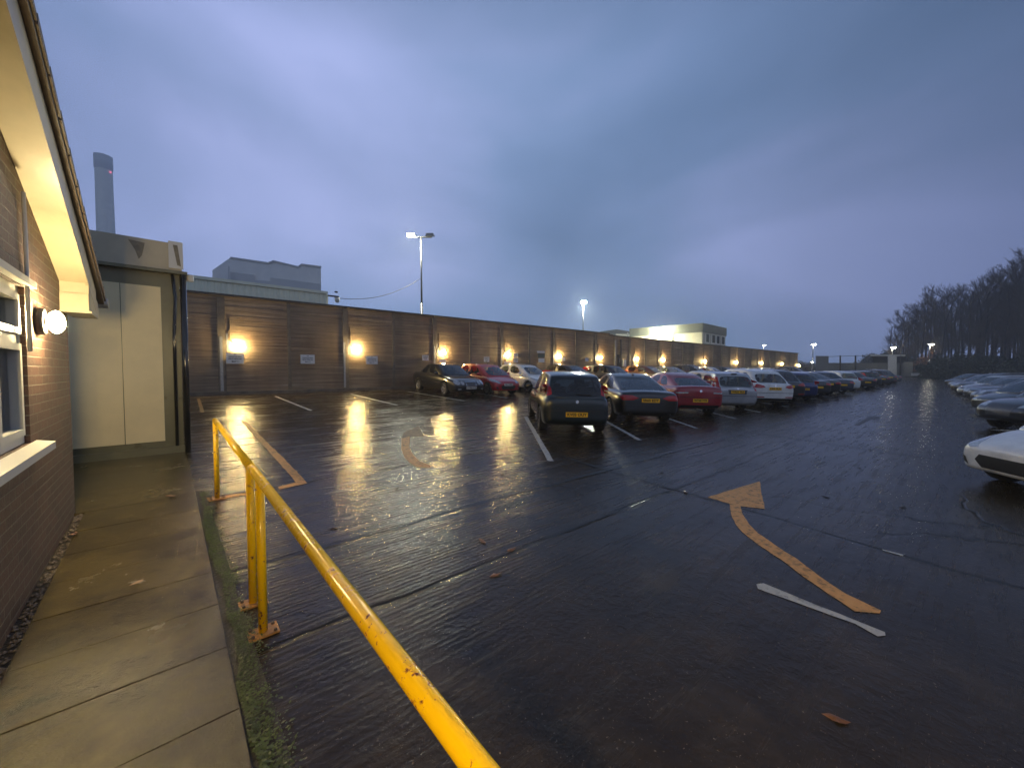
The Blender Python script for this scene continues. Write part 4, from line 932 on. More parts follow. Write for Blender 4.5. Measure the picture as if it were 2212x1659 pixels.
for i in range(26):
    px = 1935 + i * 15.5 + rd.uniform(-6, 6); Y = 112 - (px - 1926) / 300 * 24 + rd.uniform(0, 12)
    b = at_dist(px, 800, Y); H = at_dist(px, top_at(px) + rd.uniform(4, 26), Y).z
    t = empty('bare_tree', (b.x, b.y, -0.2), i * 2.1, 'bare tree of the back rank of the wood, %s from its left end' % (ordn[i] if i < 20 else 'twenty-' + ordn[i - 20]), 'tree', 'back rank of bare trees')
    for me in TM[(i + 1) % 4]:
        o = obj(me.name.split('.')[0], me, t); o.scale = (H * rd.uniform(1.0, 1.3),) * 2 + (H,)
def leaf_blob(name, m, n, sx, sy, sz, seed, s=0.16, low=0.0):
    rd = random.Random(seed); q = MB(); cl_ = [(rd.uniform(-.8, .8), rd.uniform(-.8, .8), rd.uniform(0.1, .8), rd.uniform(.25, .5)) for _ in range(9)]
    for i in range(n):
        c = rd.choice(cl_); a = rd.uniform(0, 6.28); b_ = rd.uniform(-1, 1); rr = c[3] * rd.random() ** 0.33; k = math.sqrt(1 - b_ * b_)
        p = Vector(((c[0] + rr * k * math.cos(a)) * sx, (c[1] + rr * k * math.sin(a)) * sy, max(low, (c[2] + rr * b_)) * sz))
        u_ = Vector((rd.uniform(-1, 1), rd.uniform(-1, 1), rd.uniform(-1, 1))).normalized() * s * rd.uniform(.6, 1.3); v_ = u_.orthogonal().normalized() * u_.length * .6
        q.add([p - u_, p + v_, p + u_, p - v_], [(0, 1, 2, 3)])
    return q.mesh(name, m)
HB = [leaf_blob('bush', M['hedge'], 2600, 2.6, 2.6, 3.4, k, 0.17) for k in (1, 2, 3)]
bl = ['dark bush beside the pale green panel', 'second dark bush from the gate end', 'third dark bush from the gate end, behind the distant cars', 'dark bush behind the low dim light', 'dark bush right of the low dim light',
      'dark bush behind the farthest right-hand car', 'dark tall bush behind the light coloured bonnet', 'dark bush above the right-hand row of cars', 'dark bush second from the right edge', 'dark bush at the right edge of the wood',
      'dark bush just outside the right edge', 'low dark bush at the foot of the bare trees by the gate', 'low dark bush under the autumn tree', 'low dark bush among the trunks in the middle', 'low dark bush among the trunks near the right', 'low dark bush by the right edge trunks',
      'dark bush over the dark crossover', 'dark bush far right behind all the cars']
for i, lb in enumerate(bl):
    px = 2018 + i * 19 if i < 11 else 1985 + (i - 11) * 44; Y = 78 - (px - 2000) * 0.075 - (3 if i < 11 else -6) ; b = at_dist(px, 800, Y)
    o = obj('bush', HB[i % 3]); o.location = (b.x, b.y, gz(b.y) - 0.3); o.rotation_euler = (0, 0, i * 1.1); k = rd.uniform(0.9, 1.35); o.scale = (k, k, k * rd.uniform(.9, 1.25)); tag(o, lb, 'bush', 'dark bushes under the wood')
b = at_dist(2000, 800, 83); t = empty('autumn_tree', (b.x, b.y, gz(b.y) - 0.1), 0, 'small tree with orange-brown leaves lit by the floodlight', 'tree')
q = MB(); q.tube([(0, 0, 0), (0.1, 0, 2), (0, 0, 4.2)], 0.14, 8, r2=0.05); q.build('trunk', M['bark'], t)
o = obj('crown', leaf_blob('crown', M['autumn'], 2200, 2.1, 2.1, 5.2, 8, 0.16, 0.12), t); o.location = (0, 0, 0.8)
for i, (px, Y, s_, lb) in enumerate([(1735, 130, 1.3, 'distant dark treetops just beyond the wall end'), (1745, 128, 1.2, 'distant dark treetop left of the mast'), (1900, 120, 1.9, 'dark treetop over the gate canopy'), (1870, 125, 1.3, 'distant dark treetop left of the gate canopy'), (1830, 130, 1.1, 'distant dark treetop beyond the far wall'), (1800, 130, 1.0, 'small distant dark treetop beside the grey block'), (1922, 112, 2.0, 'dark treetop below the distant floodlight')]):
    b = at_dist(px, 800, Y); o = obj('distant_tree', HB[i % 3]); o.location = (b.x, b.y, 0.5); o.scale = (s_, s_, s_ * 0.95); tag(o, lb, 'tree', 'distant dark treetops')

# ------------------------------------------------------------------ cars (local frame: +Y nose, X across, Z up)
def eval_mesh(o):
    dg = bpy.context.evaluated_depsgraph_get(); dg.update()
    me = bpy.data.meshes.new_from_object(o.evaluated_get(dg)); return me
KINDS = {}
def car_kind(key, L, Wd, rw, fw, wr, st, ribs, base_z, rear, front, roof_crown=0.03, gh_w=(0.93, 0.74), lights=(), plate=None, seams=(), handles=(), mirror=None, rails=False, extras=(), spokes=10, rimmat='rim'):
    """st: lower body stations (y, zlow, ztop, halfwidth); ribs: greenhouse ribs (y_bottom, y_top, z_top, kind of the side segment that follows)"""
    hw = Wd / 2
    # lower body cage
    bm = bmesh.new(); rings = []
    for (y, zl, zt, w) in st:
        h = zt - zl
        half = [(0, zl), (w * .82, zl), (w * .95, zl + .05 * h), (w * .985, zl + .30 * h), (w, zl + .58 * h), (w * .975, zl + .82 * h), (w * .90, zt - 0.02), (w * .80, zt), (w * .42, zt + .025), (0, zt + .032)]
        pts_ = half + [(-x, z) for x, z in half[-2:0:-1]]
        rings.append([bm.verts.new((x, y, z)) for x, z in pts_])
    n = len(rings[0])
    for a, b in zip(rings, rings[1:]):
        for j in range(n): bm.faces.new((a[j], a[(j + 1) % n], b[(j + 1) % n], b[j]))
    bm.faces.new(rings[0][::-1]); bm.faces.new(rings[-1])
    bmesh.ops.recalc_face_normals(bm, faces=bm.faces)
    me = bpy.data.meshes.new('body'); bm.to_mesh(me); bm.free(); me.materials.append(M['black'])
    o = bpy.data.objects.new('tmp', me); COL.objects.link(o)
    ss = o.modifiers.new('s', 'SUBSURF'); ss.levels = 2; ss.render_levels = 2
    cut = []
    for wy in (rw, fw):
        q = MB(); q.tube([(-hw - .3, wy, wr - .0), (hw + .3, wy, wr)], wr + .065, 32); c = q.build('cut', M['black']); fixn(c.data); cut.append(c)
        bo = o.modifiers.new('b', 'BOOLEAN'); bo.operation = 'DIFFERENCE'; bo.object = c; bo.solver = 'EXACT'
    body = eval_mesh(o); bpy.data.objects.remove(o)
    for c in cut: bpy.data.objects.remove(c)
    body.materials.clear(); body.materials.append(None); body.materials.append(M['black']); body.materials.append(M['interior'])
    ymin_g, ymax_g = ribs[0][0], ribs[-1][0]
    for p in body.polygons:
        c = p.center; p.use_smooth = True; p.material_index = 0
        for wy in (rw, fw):
            if (c.y - wy) ** 2 + (c.z - wr) ** 2 < (wr + .05) ** 2 and p.normal.z < 0.3: p.material_index = 1
            dd = math.hypot(c.y - wy, c.z - wr)
            if abs(dd - wr - .065) < .03 and abs(p.normal.x) < .5: p.material_index = 1
        if c.z < base_z * 0.31 and p.normal.z < .2 and abs(p.normal.x) < 0.9 and abs(c.y) < L: p.material_index = 1 if c.z < 0.27 else 0
        if p.normal.z > .75 and ymin_g + .12 < c.y < ymax_g - .12 and abs(c.x) < hw * .78: p.material_index = 2
    body.set_sharp_from_angle(angle=R(38))
    # greenhouse cage
    nb = len(ribs); bm = bmesh.new()
    wb, wt = hw * gh_w[0], hw * gh_w[1]
    lev = [(-0.06, 0.0), (0.015, 0.02), (0.90, 0.88), (1.0, 1.0)]     # (height share, lean share)
    side = {}
    def wz(share): return wb + (wt - wb) * share
    def endscale(i): 
        return 0.93 if i in (0, nb - 1) else (0.985 if i in (1, nb - 2) else 1.0)
    for i, (yb, yt, zt, kd) in enumerate(ribs):
        for s in (-1, 1):
            for j, (hs, ls) in enumerate(lev):
                z = base_z + (zt - base_z) * hs if hs > 0 else base_z + hs
                y = yb + (yt - yb) * max(0, hs)
                side[(i, s, j)] = bm.verts.new((s * wz(ls) * endscale(i), y, z))
    fr_ = (-.91, -.4, .4, .91)
    cap = {}
    for i in (0, nb - 1):
        sg = -1 if i == 0 else 1
        for j in range(4):
            a = side[(i, -1, j)].co; w = abs(a.x)
            for k, f in enumerate(fr_):
                bul = (0.05 if j < 3 else 0.03) * (1.6 if abs(f) < .5 else .55) * sg
                cap[(i, k, j)] = bm.verts.new((w * f, a.y + bul, a.z + (roof_crown * (1 if abs(f) < .5 else .45) if j == 3 else 0)))
    roof = {}
    for i in range(1, nb - 1):
        a = side[(i, -1, 3)].co; w = abs(a.x)
        for k, f in enumerate(fr_): roof[(i, k)] = bm.verts.new((w * f, a.y, a.z + roof_crown * (1.25 if abs(f) < .5 else .6)))
    for k in range(4): roof[(0, k)] = cap[(0, k, 3)]; roof[(nb - 1, k)] = cap[(nb - 1, k, 3)]
    def nf(vs, mi): f = bm.faces.new(vs); f.material_index = mi; return f
    mats_ = {'p': 0, 'g': 2, 'b': 1}
    for s in (-1, 1):
        for i in range(nb - 1):
            for j in range(3):
                vs = [side[(i, s, j)], side[(i + 1, s, j)], side[(i + 1, s, j + 1)], side[(i, s, j + 1)]]
                mi = mats_[ribs[i][3]] if j == 1 else 0
                if mi == 2: mi = 2 if s < 0 else 3
                nf(vs if s < 0 else vs[::-1], mi)
        for i in range(nb - 1):
            k = 0 if s < 0 else 3
            vs = [side[(i, s, 3)], side[(i + 1, s, 3)], roof[(i + 1, k)], roof[(i, k)]]; nf(vs if s < 0 else vs[::-1], 0)
    for i in range(nb - 1):
        for k in range(3): nf([roof[(i, k)], roof[(i + 1, k)], roof[(i + 1, k + 1)], roof[(i, k + 1)]], 0)
    for i, gm in ((0, 4), (nb - 1, 5)):
        for j in range(3):
            cols = [side[(i, -1, j)]] + [cap[(i, k, j)] for k in range(4)] + [side[(i, 1, j)]]
            cols2 = [side[(i, -1, j + 1)]] + [cap[(i, k, j + 1)] for k in range(4)] + [side[(i, 1, j + 1)]]
            for k in range(5):
                vs = [cols[k], cols[k + 1], cols2[k + 1], cols2[k]]
                nf(vs if i else vs[::-1], gm if (j == 1 and 1 <= k <= 3) else 0)
    cre = bm.edges.layers.float.new('crease_edge')
    for e in bm.edges:
        ms = {f.material_index for f in e.link_faces}
        if len(ms) > 1: e[cre] = 0.85
    bmesh.ops.recalc_face_normals(bm, faces=bm.faces)
    me = bpy.data.meshes.new('g'); bm.to_mesh(me); bm.free()
    for m_ in range(6): me.materials.append(M['black'])
    o = bpy.data.objects.new('tmp', me); COL.objects.link(o); ss = o.modifiers.new('s', 'SUBSURF'); ss.levels = 3; ss.render_levels = 3
    g = eval_mesh(o); bpy.data.objects.remove(o)
    def split(idx):
        b2 = bmesh.new(); b2.from_mesh(g); bmesh.ops.delete(b2, geom=[f for f in b2.faces if f.material_index not in idx], context='FACES')
        m2 = bpy.data.meshes.new('part'); b2.to_mesh(m2); b2.free()
        for p in m2.polygons: p.use_smooth = True
        return m2
    parts = []        # (name, mesh, material key or None=paint, parent part)
    # one body mesh: lower body + painted greenhouse
    b3 = bmesh.new(); b3.from_mesh(body); gm_ = split({0, 1}); b3.from_mesh(gm_)
    whole = bpy.data.meshes.new('body'); b3.to_mesh(whole)
    bv = bmesh.new(); bv.from_mesh(whole); bv.from_mesh(split({2, 3, 4, 5})); bvh = BVHTree.FromBMesh(bv); bv.free(); b3.free()
    whole.materials.clear(); whole.materials.append(None); whole.materials.append(M['black']); whole.materials.append(M['interior'])
    parts.append(('body', whole, None))
    def mset(m_, k): m_.materials.clear(); m_.materials.append(M[k]); [setattr(p, 'material_index', 0) for p in m_.polygons]; return m_
    for nm, ix in (('side_window', {2}), ('side_window', {3}), ('rear_window', {4}), ('windscreen', {5})):
        parts.append((nm, mset(split(ix), 'glass'), 'glass'))
    # conforming patches
    def patch(poly, dirn, off=0.006, sub=5, start=None):
        """poly in (a, z); a = x for front/rear, y for sides"""
        bm = bmesh.new()
        if dirn in 'rf': vs = [bm.verts.new((a, 0, z)) for a, z in poly]
        else: vs = [bm.verts.new((0, a, z)) for a, z in poly]
        bm.faces.new(vs); bmesh.ops.triangulate(bm, faces=bm.faces)
        bm.edges.ensure_lookup_table()
        for _ in range(sub):
            long_ = [e for e in bm.edges if e.calc_length() > 0.045]
            if not long_: break
            bmesh.ops.subdivide_edges(bm, edges=long_, cuts=1); bmesh.ops.triangulate(bm, faces=bm.faces)
        D = {'r': Vector((0, 1, 0)), 'f': Vector((0, -1, 0)), 'L': Vector((1, 0, 0)), 'R': Vector((-1, 0, 0))}[dirn]
        last = None
        for v in bm.verts:
            o_ = v.co - D * 5; h = bvh.ray_cast(o_, D)
            if h[0] is None: v.co = Vector((v.co.x, last.y if last else 0, v.co.z)) if dirn in 'rf' else Vector((last.x if last else 0, v.co.y, v.co.z))
            else: v.co = h[0] - D * off; last = v.co.copy()
        bmesh.ops.recalc_face_normals(bm, faces=bm.faces)
        s_ = sum((f.normal for f in bm.faces), Vector())
        if s_.dot(D) > 0:
            for f in bm.faces: f.normal_flip()
        me = bpy.data.meshes.new('patch'); bm.to_mesh(me); bm.free()
        for p in me.polygons: p.use_smooth = True
        return me
    for (nm, dirn, poly, mk, mir) in lights:
        for s in ((1, -1) if mir else (1,)):
            pl = [(a * s, z) for a, z in poly]
            parts.append((nm, mset(patch(pl, dirn), mk), mk))
    for y0, y1, z0, z1 in seams:
        for d in 'LR':
            wdt = 0.006; parts.append(('door_seam', mset(patch([(y0 - wdt, z0), (y0 + wdt, z0), (y1 + wdt, z1), (y1 - wdt, z1)], d, 0.002), 'black'), 'black'))
    for y0, z0 in handles:
        for d, s in (('L', -1), ('R', 1)):
            h = bvh.ray_cast(Vector((s * 4, y0, z0)), Vector((-s, 0, 0)))
            if h[0] is None: continue
            q = MB(); x_ = h[0].x; q.box(x_ - .012, x_ + .028 if s > 0 else x_ + .012, y0 - .085, y0 + .085, z0 - .014, z0 + .014)
            if s < 0: q = MB(); q.box(x_ - .028, x_ + .012, y0 - .085, y0 + .085, z0 - .014, z0 + .014)
            m_ = q.mesh('door_handle', M['black']); b_ = bmesh.new(); b_.from_mesh(m_); bmesh.ops.bevel(b_, geom=list(b_.edges), offset=.008, segments=2, affect='EDGES'); b_.to_mesh(m_); b_.free(); parts.append(('door_handle', m_, 'paint'))
    if mirror:
        my, mz = mirror
        for s in (-1, 1):
            b_ = bmesh.new(); bmesh.ops.create_icosphere(b_, subdivisions=3, radius=1)
            for v in b_.verts:
                v.co = Vector((s * (wb + .13) + v.co.x * .115, my + v.co.y * .075 * (1 if v.co.y > 0 else .35), mz + v.co.z * .078))
            m_ = bpy.data.meshes.new('wing_mirror'); b_.to_mesh(m_); b_.free()
            for p in m_.polygons: p.use_smooth = True
            q = MB(); q.tube([(s * (wb - .03), my, mz - .07), (s * (wb + .10), my, mz - .04)], .022, 8)
            b2 = bmesh.new(); b2.from_mesh(m_); t_ = q.mesh('t', M['black']); b2.from_mesh(t_); b2.to_mesh(m_); b2.free(); parts.append(('wing_mirror', m_, 'paint'))
    if rails:
        for s in (-1, 1):
            q = MB(); zr = max(r_[2] for r_ in ribs); ys_ = [ribs[1][1] + .05, ribs[1][1] + .25, 0.0, ribs[-2][1] - .25, ribs[-2][1] - .05]
            q.tube([(s * wt * .9, ys_[0], zr + .0), (s * wt * .9, ys_[1], zr + .055), (s * wt * .9, ys_[2], zr + .065), (s * wt * .9, ys_[3], zr + .055), (s * wt * .9, ys_[4], zr + .0)], .017, 8)
            parts.append(('roof_rail', q.mesh('roof_rail', M['rim']), 'rim'))
    # seats seen through the glass
    yf = (ribs[-1][0] + ribs[0][0]) / 2 + 0.1
    for (sx, sy) in ((-.36, yf), (.36, yf), (-.36, yf - .85), (.36, yf - .85)):
        q = MB(); q.box(sx - .22, sx + .22, sy - .08, sy + .05, base_z - .15, base_z + (.20 if sy == yf or key not in ('coupe', 'fastback', 'saloon') else .08))
        if sy == yf or key not in ('coupe', 'fastback', 'saloon'): q.box(sx - .11, sx + .11, sy - .07, sy + .02, base_z + .22, base_z + (.36 if sy == yf else .28))
        m_ = q.mesh('seat', M['interior']); b_ = bmesh.new(); b_.from_mesh(m_); bmesh.ops.bevel(b_, geom=list(b_.edges), offset=.035, segments=3, affect='EDGES'); b_.to_mesh(m_); b_.free(); parts.append(('seat', m_, 'interior'))
    q = MB(); q.tube([(.36 + .17 * math.cos(a * math.pi / 8), yf + .45 + .06 * math.sin(a * math.pi / 8), base_z + .04 + .17 * math.sin(a * math.pi / 8)) for a in range(17)], .013, 6); parts.append(('steering_wheel', q.mesh('steering_wheel', M['interior']), 'interior'))
    for e_ in extras: parts.append((e_[0], e_[1](bvh, mset, patch), e_[2]))
    KINDS[key] = dict(parts=parts, rw=rw, fw=fw, wr=wr, hw=hw, L=L, plate=plate, bvh=bvh, rim=rimmat, spokes=spokes, base_z=base_z)

_wheel = {}
def wheel_meshes(wr, rimk, spokes):
    k = (wr, rimk, spokes)
    if k in _wheel: return _wheel[k]
    rr = wr * .70; q = MB(); q.lathe([(rr, -.09), (wr * .93, -.10), (wr * .99, -.075), (wr, -.03), (wr, .03), (wr * .99, .075), (wr * .93, .10), (rr, .09), (rr * .97, .05), (rr * .97, -.09)], (0, 0, 0), 'X', 36)
    ty = q.mesh('wheel', M['tyre']); fixn(ty)
    q = MB(); q.lathe([(rr * .99, .085), (rr * .93, .09), (rr * .90, .03), (rr * .9, -.05)], (0, 0, 0), 'X', 36)
    q.lathe([(.001, .075), (.045, .075), (.06, .06), (.06, .02), (.001, .02)], (0, 0, 0), 'X', 16)
    for i in range(spokes):
        a = 2 * math.pi * i / spokes; w = rr * (1.9 / spokes) * .55; c, s = math.cos(a), math.sin(a)
        def P_(r_, t_, x_): return (x_, r_ * c - t_ * s, r_ * s + t_ * c)
        v = [P_(.04, -w * .7, .075), P_(.04, w * .7, .075), P_(rr * .92, w, .08), P_(rr * .92, -w, .08), P_(.04, -w * .7, .02), P_(.04, w * .7, .02), P_(rr * .92, w, .03), P_(rr * .92, -w, .03)]
        q.add(v, [(0,1,2,3),(4,7,6,5),(0,4,5,1),(1,5,6,2),(2,6,7,3),(3,7,4,0)])
    rm = q.mesh('rim', M[rimk]); fixn(rm)
    q = MB(); q.lathe([(.001, -.02), (rr * .9, -.02), (rr * .9, .0), (.001, .0)], (0, 0, 0), 'X', 24); bk = q.mesh('brake_disc', M['black']); fixn(bk)
    _wheel[k] = (ty, rm, bk); return _wheel[k]

def number_plate(parent, K, rear, txt, z, x=0.0, simple=False):
    d = Vector((0, 1, 0)) if rear else Vector((0, -1, 0)); ys_ = []
    for dx in (-.22, 0, .22):
        h = K['bvh'].ray_cast(Vector((x + dx, -4 if rear else 4, z)), d)
        if h[0] is not None: ys_.append(h[0].y)
    if not ys_: return
    y = min(ys_) if rear else max(ys_)
    q = MB(); a, b = (y - .016, y + .01) if rear else (y - .01, y + .016)
    q.box(x - .26, x + .26, a, b, z - .056, z + .056); pl = q.build('number_plate', M['plate_y' if rear else 'plate_w'], parent)
    if txt and not simple:
        me = text_mesh(txt, .098, M['ink'], .46); o = obj('lettering', me, pl)
        if rear: o.location = (x, y - .0175, z); o.rotation_euler = (R(90), 0, 0)
        else: o.location = (x, y + .0175, z); o.rotation_euler = (R(90), 0, R(180))
def car(key, x, y, heading, pt, label, name='parked_car', cat='car', plate=None, tail=False, detail=2, group=None, s=1.0):
    """x, y: centre of the car on the ground; heading: direction of the nose in degrees (0 = +Y)"""
    K = KINDS[key]; t = empty(name, (x, y, gz(y)), R(heading), label, cat, group)
    # tilt with the slope of the yard
    if 0 < y < 20:
        up = Vector((0, -SLOPE, 1)).normalized(); f = Vector((-math.sin(R(heading)), math.cos(R(heading)), 0)); f = (f - up * f.dot(up)).normalized(); rt = f.cross(up)
        t.rotation_euler = Matrix((rt, f, up)).transposed().to_euler()
    t.scale = (s, s, s)
    for (nm, me, mk) in K['parts']:
        if detail == 0 and nm in ('seat', 'door_seam', 'door_handle', 'steering_wheel', 'badge'): continue
        o = obj(nm, me, t)
        if mk is None or mk == 'paint':
            if not me.materials: me.materials.append(None)
            o.material_slots[0].link = 'OBJECT'; o.material_slots[0].material = pt
    ty, rm, bk = wheel_meshes(K['wr'], K['rim'], K['spokes'])
    for wy in (K['rw'], K['fw']):
        for sx in (-1, 1):
            w = obj('wheel', ty, t); w.location = (sx * (K['hw'] - .115), wy, K['wr']); w.rotation_euler = (0, 0, 0 if sx > 0 else math.pi)
            obj('rim', rm, w)
            if detail: obj('brake_disc', bk, w)
    if plate is not None and K['plate']:
        zf, zr = K['plate']
        number_plate(t, K, True, plate, zr, simple=detail == 0); number_plate(t, K, False, plate, zf, simple=detail == 0)
    return t

def mk_box(nm, x0, x1, y0, y1, z0, z1, mk, bev=.01):
    def f(bvh, mset, patch):
        q = MB(); q.box(x0, x1, y0, y1, z0, z1); m_ = q.mesh(nm, M[mk]); b_ = bmesh.new(); b_.from_mesh(m_)
        bmesh.ops.bevel(b_, geom=list(b_.edges), offset=bev, segments=2, affect='EDGES'); b_.to_mesh(m_); b_.free(); return m_
    return (nm, f, mk)
def aerial(y, z, l=.38, tilt=-.5):
    def f(bvh, mset, patch):
        q = MB(); q.tube([(0, y, z), (0, y + tilt * l, z + l * .85)], .006, 6, r2=.003); q.lathe([(.02, 0), (.014, .03)], (0, y, z - .01), 'Z', 8); return q.mesh('aerial', M['black'])
    return ('aerial', f, 'black')
def roundel(x, z, rear, r=.045, mk='chrome', nm='badge'):
    def f(bvh, mset, patch):
        poly = [(x + r * math.cos(a * math.pi / 8), z + r * math.sin(a * math.pi / 8)) for a in range(16)]
        return mset(patch(poly, 'r' if rear else 'f', .012), mk)
    return (nm, f, mk)
def ell(cx, cz, rx, rz, n=18, rot=0):
    return [(cx + rx * math.cos(2*math.pi*i/n) * math.cos(rot) - rz * math.sin(2*math.pi*i/n) * math.sin(rot), cz + rx * math.cos(2*math.pi*i/n) * math.sin(rot) + rz * math.sin(2*math.pi*i/n) * math.cos(rot)) for i in range(n)]

# small three/five door hatchback with high pillar lamps
car_kind('hatch', 3.82, 1.66, -1.24, 1.25, .30,
    [(-1.90,.40,.74,.60), (-1.885,.32,.84,.72), (-1.83,.24,.90,.79), (-1.62,.20,.94,.82), (-1.0,.19,.95,.83), (0,.19,.93,.83), (.62,.19,.92,.83), (.95,.19,.90,.82), (1.45,.19,.80,.80), (1.74,.21,.70,.74), (1.87,.28,.60,.64), (1.91,.36,.50,.5)],
    [(-1.80,-1.50,1.36,'p'), (-1.52,-1.36,1.405,'g'), (-.62,-.70,1.44,'p'), (-.52,-.60,1.44,'g'), (.62,.02,1.42,'p'), (1.02,.22,1.38,'p')],
    .90, None, None, lights=[
     ('tail_light','r',[(.585,.96),(.735,.90),(.775,1.14),(.66,1.20),(.60,1.10)],'redlens',True),
     ('headlight','f',[(.40,.62),(.68,.60),(.72,.74),(.56,.76)],'clearlens',True), ('grille','f',[(-.34,.50),(.34,.50),(.36,.56),(-.36,.56)],'black',False),
     ('lower_grille','f',[(-.38,.28),(.38,.28),(.42,.38),(-.42,.38)],'black',False), ('bumper_strip','r',[(-.74,.575),(.74,.575),(.74,.60),(-.74,.60)],'black',False)],
    plate=(.44,.50), seams=[(-.56,-.56,.30,.9),(.66,.66,.32,.9)], handles=[(-.40,.80)], mirror=(.55,.98), extras=[aerial(-.95,1.45,.34,.2), roundel(0,.80,True,.038,'rim'), mk_box('rear_wiper',-.02,.34,-1.86,-1.835,.955,.975,'black',.004)], spokes=7, rimmat='hub')
# executive saloon, four round headlights
car_kind('saloon', 4.82, 1.82, -1.48, 1.37, .325,
    [(-2.40,.42,.72,.62), (-2.38,.32,.88,.76), (-2.30,.26,.96,.84), (-2.0,.22,.99,.885), (-1.4,.20,.99,.905), (-.4,.20,.965,.91), (.6,.20,.94,.91), (.95,.20,.93,.90), (1.5,.20,.88,.89), (1.95,.20,.80,.86), (2.22,.24,.70,.79), (2.36,.30,.60,.70), (2.40,.38,.52,.56)],
    [(-1.72,-1.12,1.34,'p'), (-1.45,-1.00,1.385,'g'), (-.56,-.62,1.44,'p'), (-.46,-.54,1.44,'g'), (.52,.02,1.42,'p'), (1.10,.28,1.38,'p')],
    .955, None, None, gh_w=(.88,.68), lights=[
     ('headlight','f',ell(.66,.665,.125,.105),'clearlens',True), ('headlight','f',ell(.435,.64,.085,.08),'clearlens',True),
     ('grille','f',[(-.24,.47),(.24,.47),(.30,.72),(-.30,.72)],'chrome',False),
     ('grille_mesh','f',[(-.215,.49),(.215,.49),(.27,.685),(-.27,.685)],'hub',False),
     ('fog_light','f',ell(.60,.36,.09,.035),'clearlens',True), ('lower_grille','f',[(-.36,.25),(.36,.25),(.40,.36),(-.40,.36)],'black',False),
     ('tail_light','r',[(.42,.78),(.80,.70),(.82,.86),(.46,.88)],'redlens',True),
     ('side_strip','L',[(-.95,.60),(1.0,.57),(1.0,.60),(-.95,.63)],'chrome',False), ('side_strip','R',[(-.95,.60),(1.0,.57),(1.0,.60),(-.95,.63)],'chrome',False)],
    plate=(.42,.62), seams=[(-.50,-.50,.34,.93),(.62,.62,.32,.92),(-1.30,-1.05,.55,.95)], handles=[(-.36,.80),(-1.15,.82)], mirror=(.66,1.02), spokes=5)
for i_, p_ in enumerate(KINDS['saloon']['parts']):    # the mesh insert sits proud of the chrome surround
    if p_[0] == 'grille_mesh':
        for v in p_[1].vertices: v.co.y += .006
# long dark fastback saloon
car_kind('fastback', 4.75, 1.86, -1.42, 1.45, .345,
    [(-2.37,.44,.78,.66), (-2.355,.34,.90,.80), (-2.26,.27,.965,.875), (-1.95,.23,.985,.915), (-1.3,.20,.985,.93), (-.4,.20,.96,.93), (.6,.20,.93,.925), (.95,.20,.92,.915), (1.5,.20,.86,.90), (1.95,.20,.78,.86), (2.22,.24,.68,.78), (2.34,.30,.58,.68), (2.375,.38,.50,.54)],
    [(-2.02,-1.02,1.31,'p'), (-1.45,-.90,1.36,'g'), (-.56,-.55,1.405,'p'), (-.46,-.47,1.405,'g'), (.55,.02,1.385,'p'), (1.12,.30,1.345,'p')],
    .955, None, None, gh_w=(.87,.66), lights=[
     ('tail_light','r',[(.34,.80),(.52,.735),(.80,.73),(.865,.83),(.80,.885),(.52,.875)],'redlens',True),
     ('headlight','f',[(.42,.58),(.76,.58),(.80,.72),(.46,.69)],'clearlens',True), ('grille','f',[(-.30,.34),(.30,.34),(.36,.66),(-.36,.66)],'hub',False),
     ('exhaust','r',ell(.56,.325,.075,.03),'rim',True), ('diffuser','r',[(-.66,.27),(.66,.27),(.62,.38),(-.62,.38)],'black',False), ('bumper_line','r',[(-.84,.60),(.84,.60),(.84,.612),(-.84,.612)],'black',False)],
    plate=(.44,.735), seams=[(-.50,-.50,.34,.93),(.62,.62,.32,.92),(-1.30,-1.05,.55,.95)], handles=[(-.38,.80),(-1.15,.82)], mirror=(.66,1.02), extras=[mk_box('shark_fin',-.02,.02,-.92,-.80,1.36,1.425,'black',.008)], spokes=10)
# red coupe with a high tail
car_kind('coupe', 4.35, 1.80, -1.32, 1.32, .325,
    [(-2.17,.46,.82,.66), (-2.155,.36,.96,.78), (-2.06,.28,1.03,.85), (-1.80,.22,1.03,.885), (-1.2,.20,1.01,.90), (-.4,.20,.97,.90), (.6,.20,.93,.895), (.95,.20,.92,.885), (1.4,.20,.85,.87), (1.8,.20,.75,.82), (2.05,.26,.64,.74), (2.17,.36,.52,.58)],
    [(-1.90,-.98,1.32,'p'), (-1.36,-.82,1.375,'g'), (-.62,-.52,1.42,'p'), (-.50,-.44,1.42,'g'), (.55,.02,1.40,'p'), (1.10,.28,1.36,'p')],
    .98, None, None, gh_w=(.87,.66), lights=[
     ('tail_light','r',[(.44,.80),(.82,.79),(.83,.835),(.44,.845)],'clearlens',True), ('tail_light','r',[(.52,.852),(.82,.842),(.82,.885),(.58,.892)],'redlens',True),
     ('headlight','f',[(.42,.60),(.76,.60),(.80,.74),(.46,.70)],'clearlens',True), ('grille','f',[(-.40,.32),(.40,.32),(.44,.44),(-.44,.44)],'black',False),
     ('bumper_line','r',[(-.82,.665),(.82,.665),(.82,.678),(-.82,.678)],'black',False), ('bumper_insert','r',[(-.70,.30),(.70,.30),(.66,.40),(-.66,.40)],'black',False)],
    plate=(.44,.56), seams=[(-.60,-.60,.34,.93),(.62,.62,.32,.92)], handles=[(-.44,.80)], mirror=(.62,1.01), extras=[roundel(0,.88,True,.045)], spokes=10)
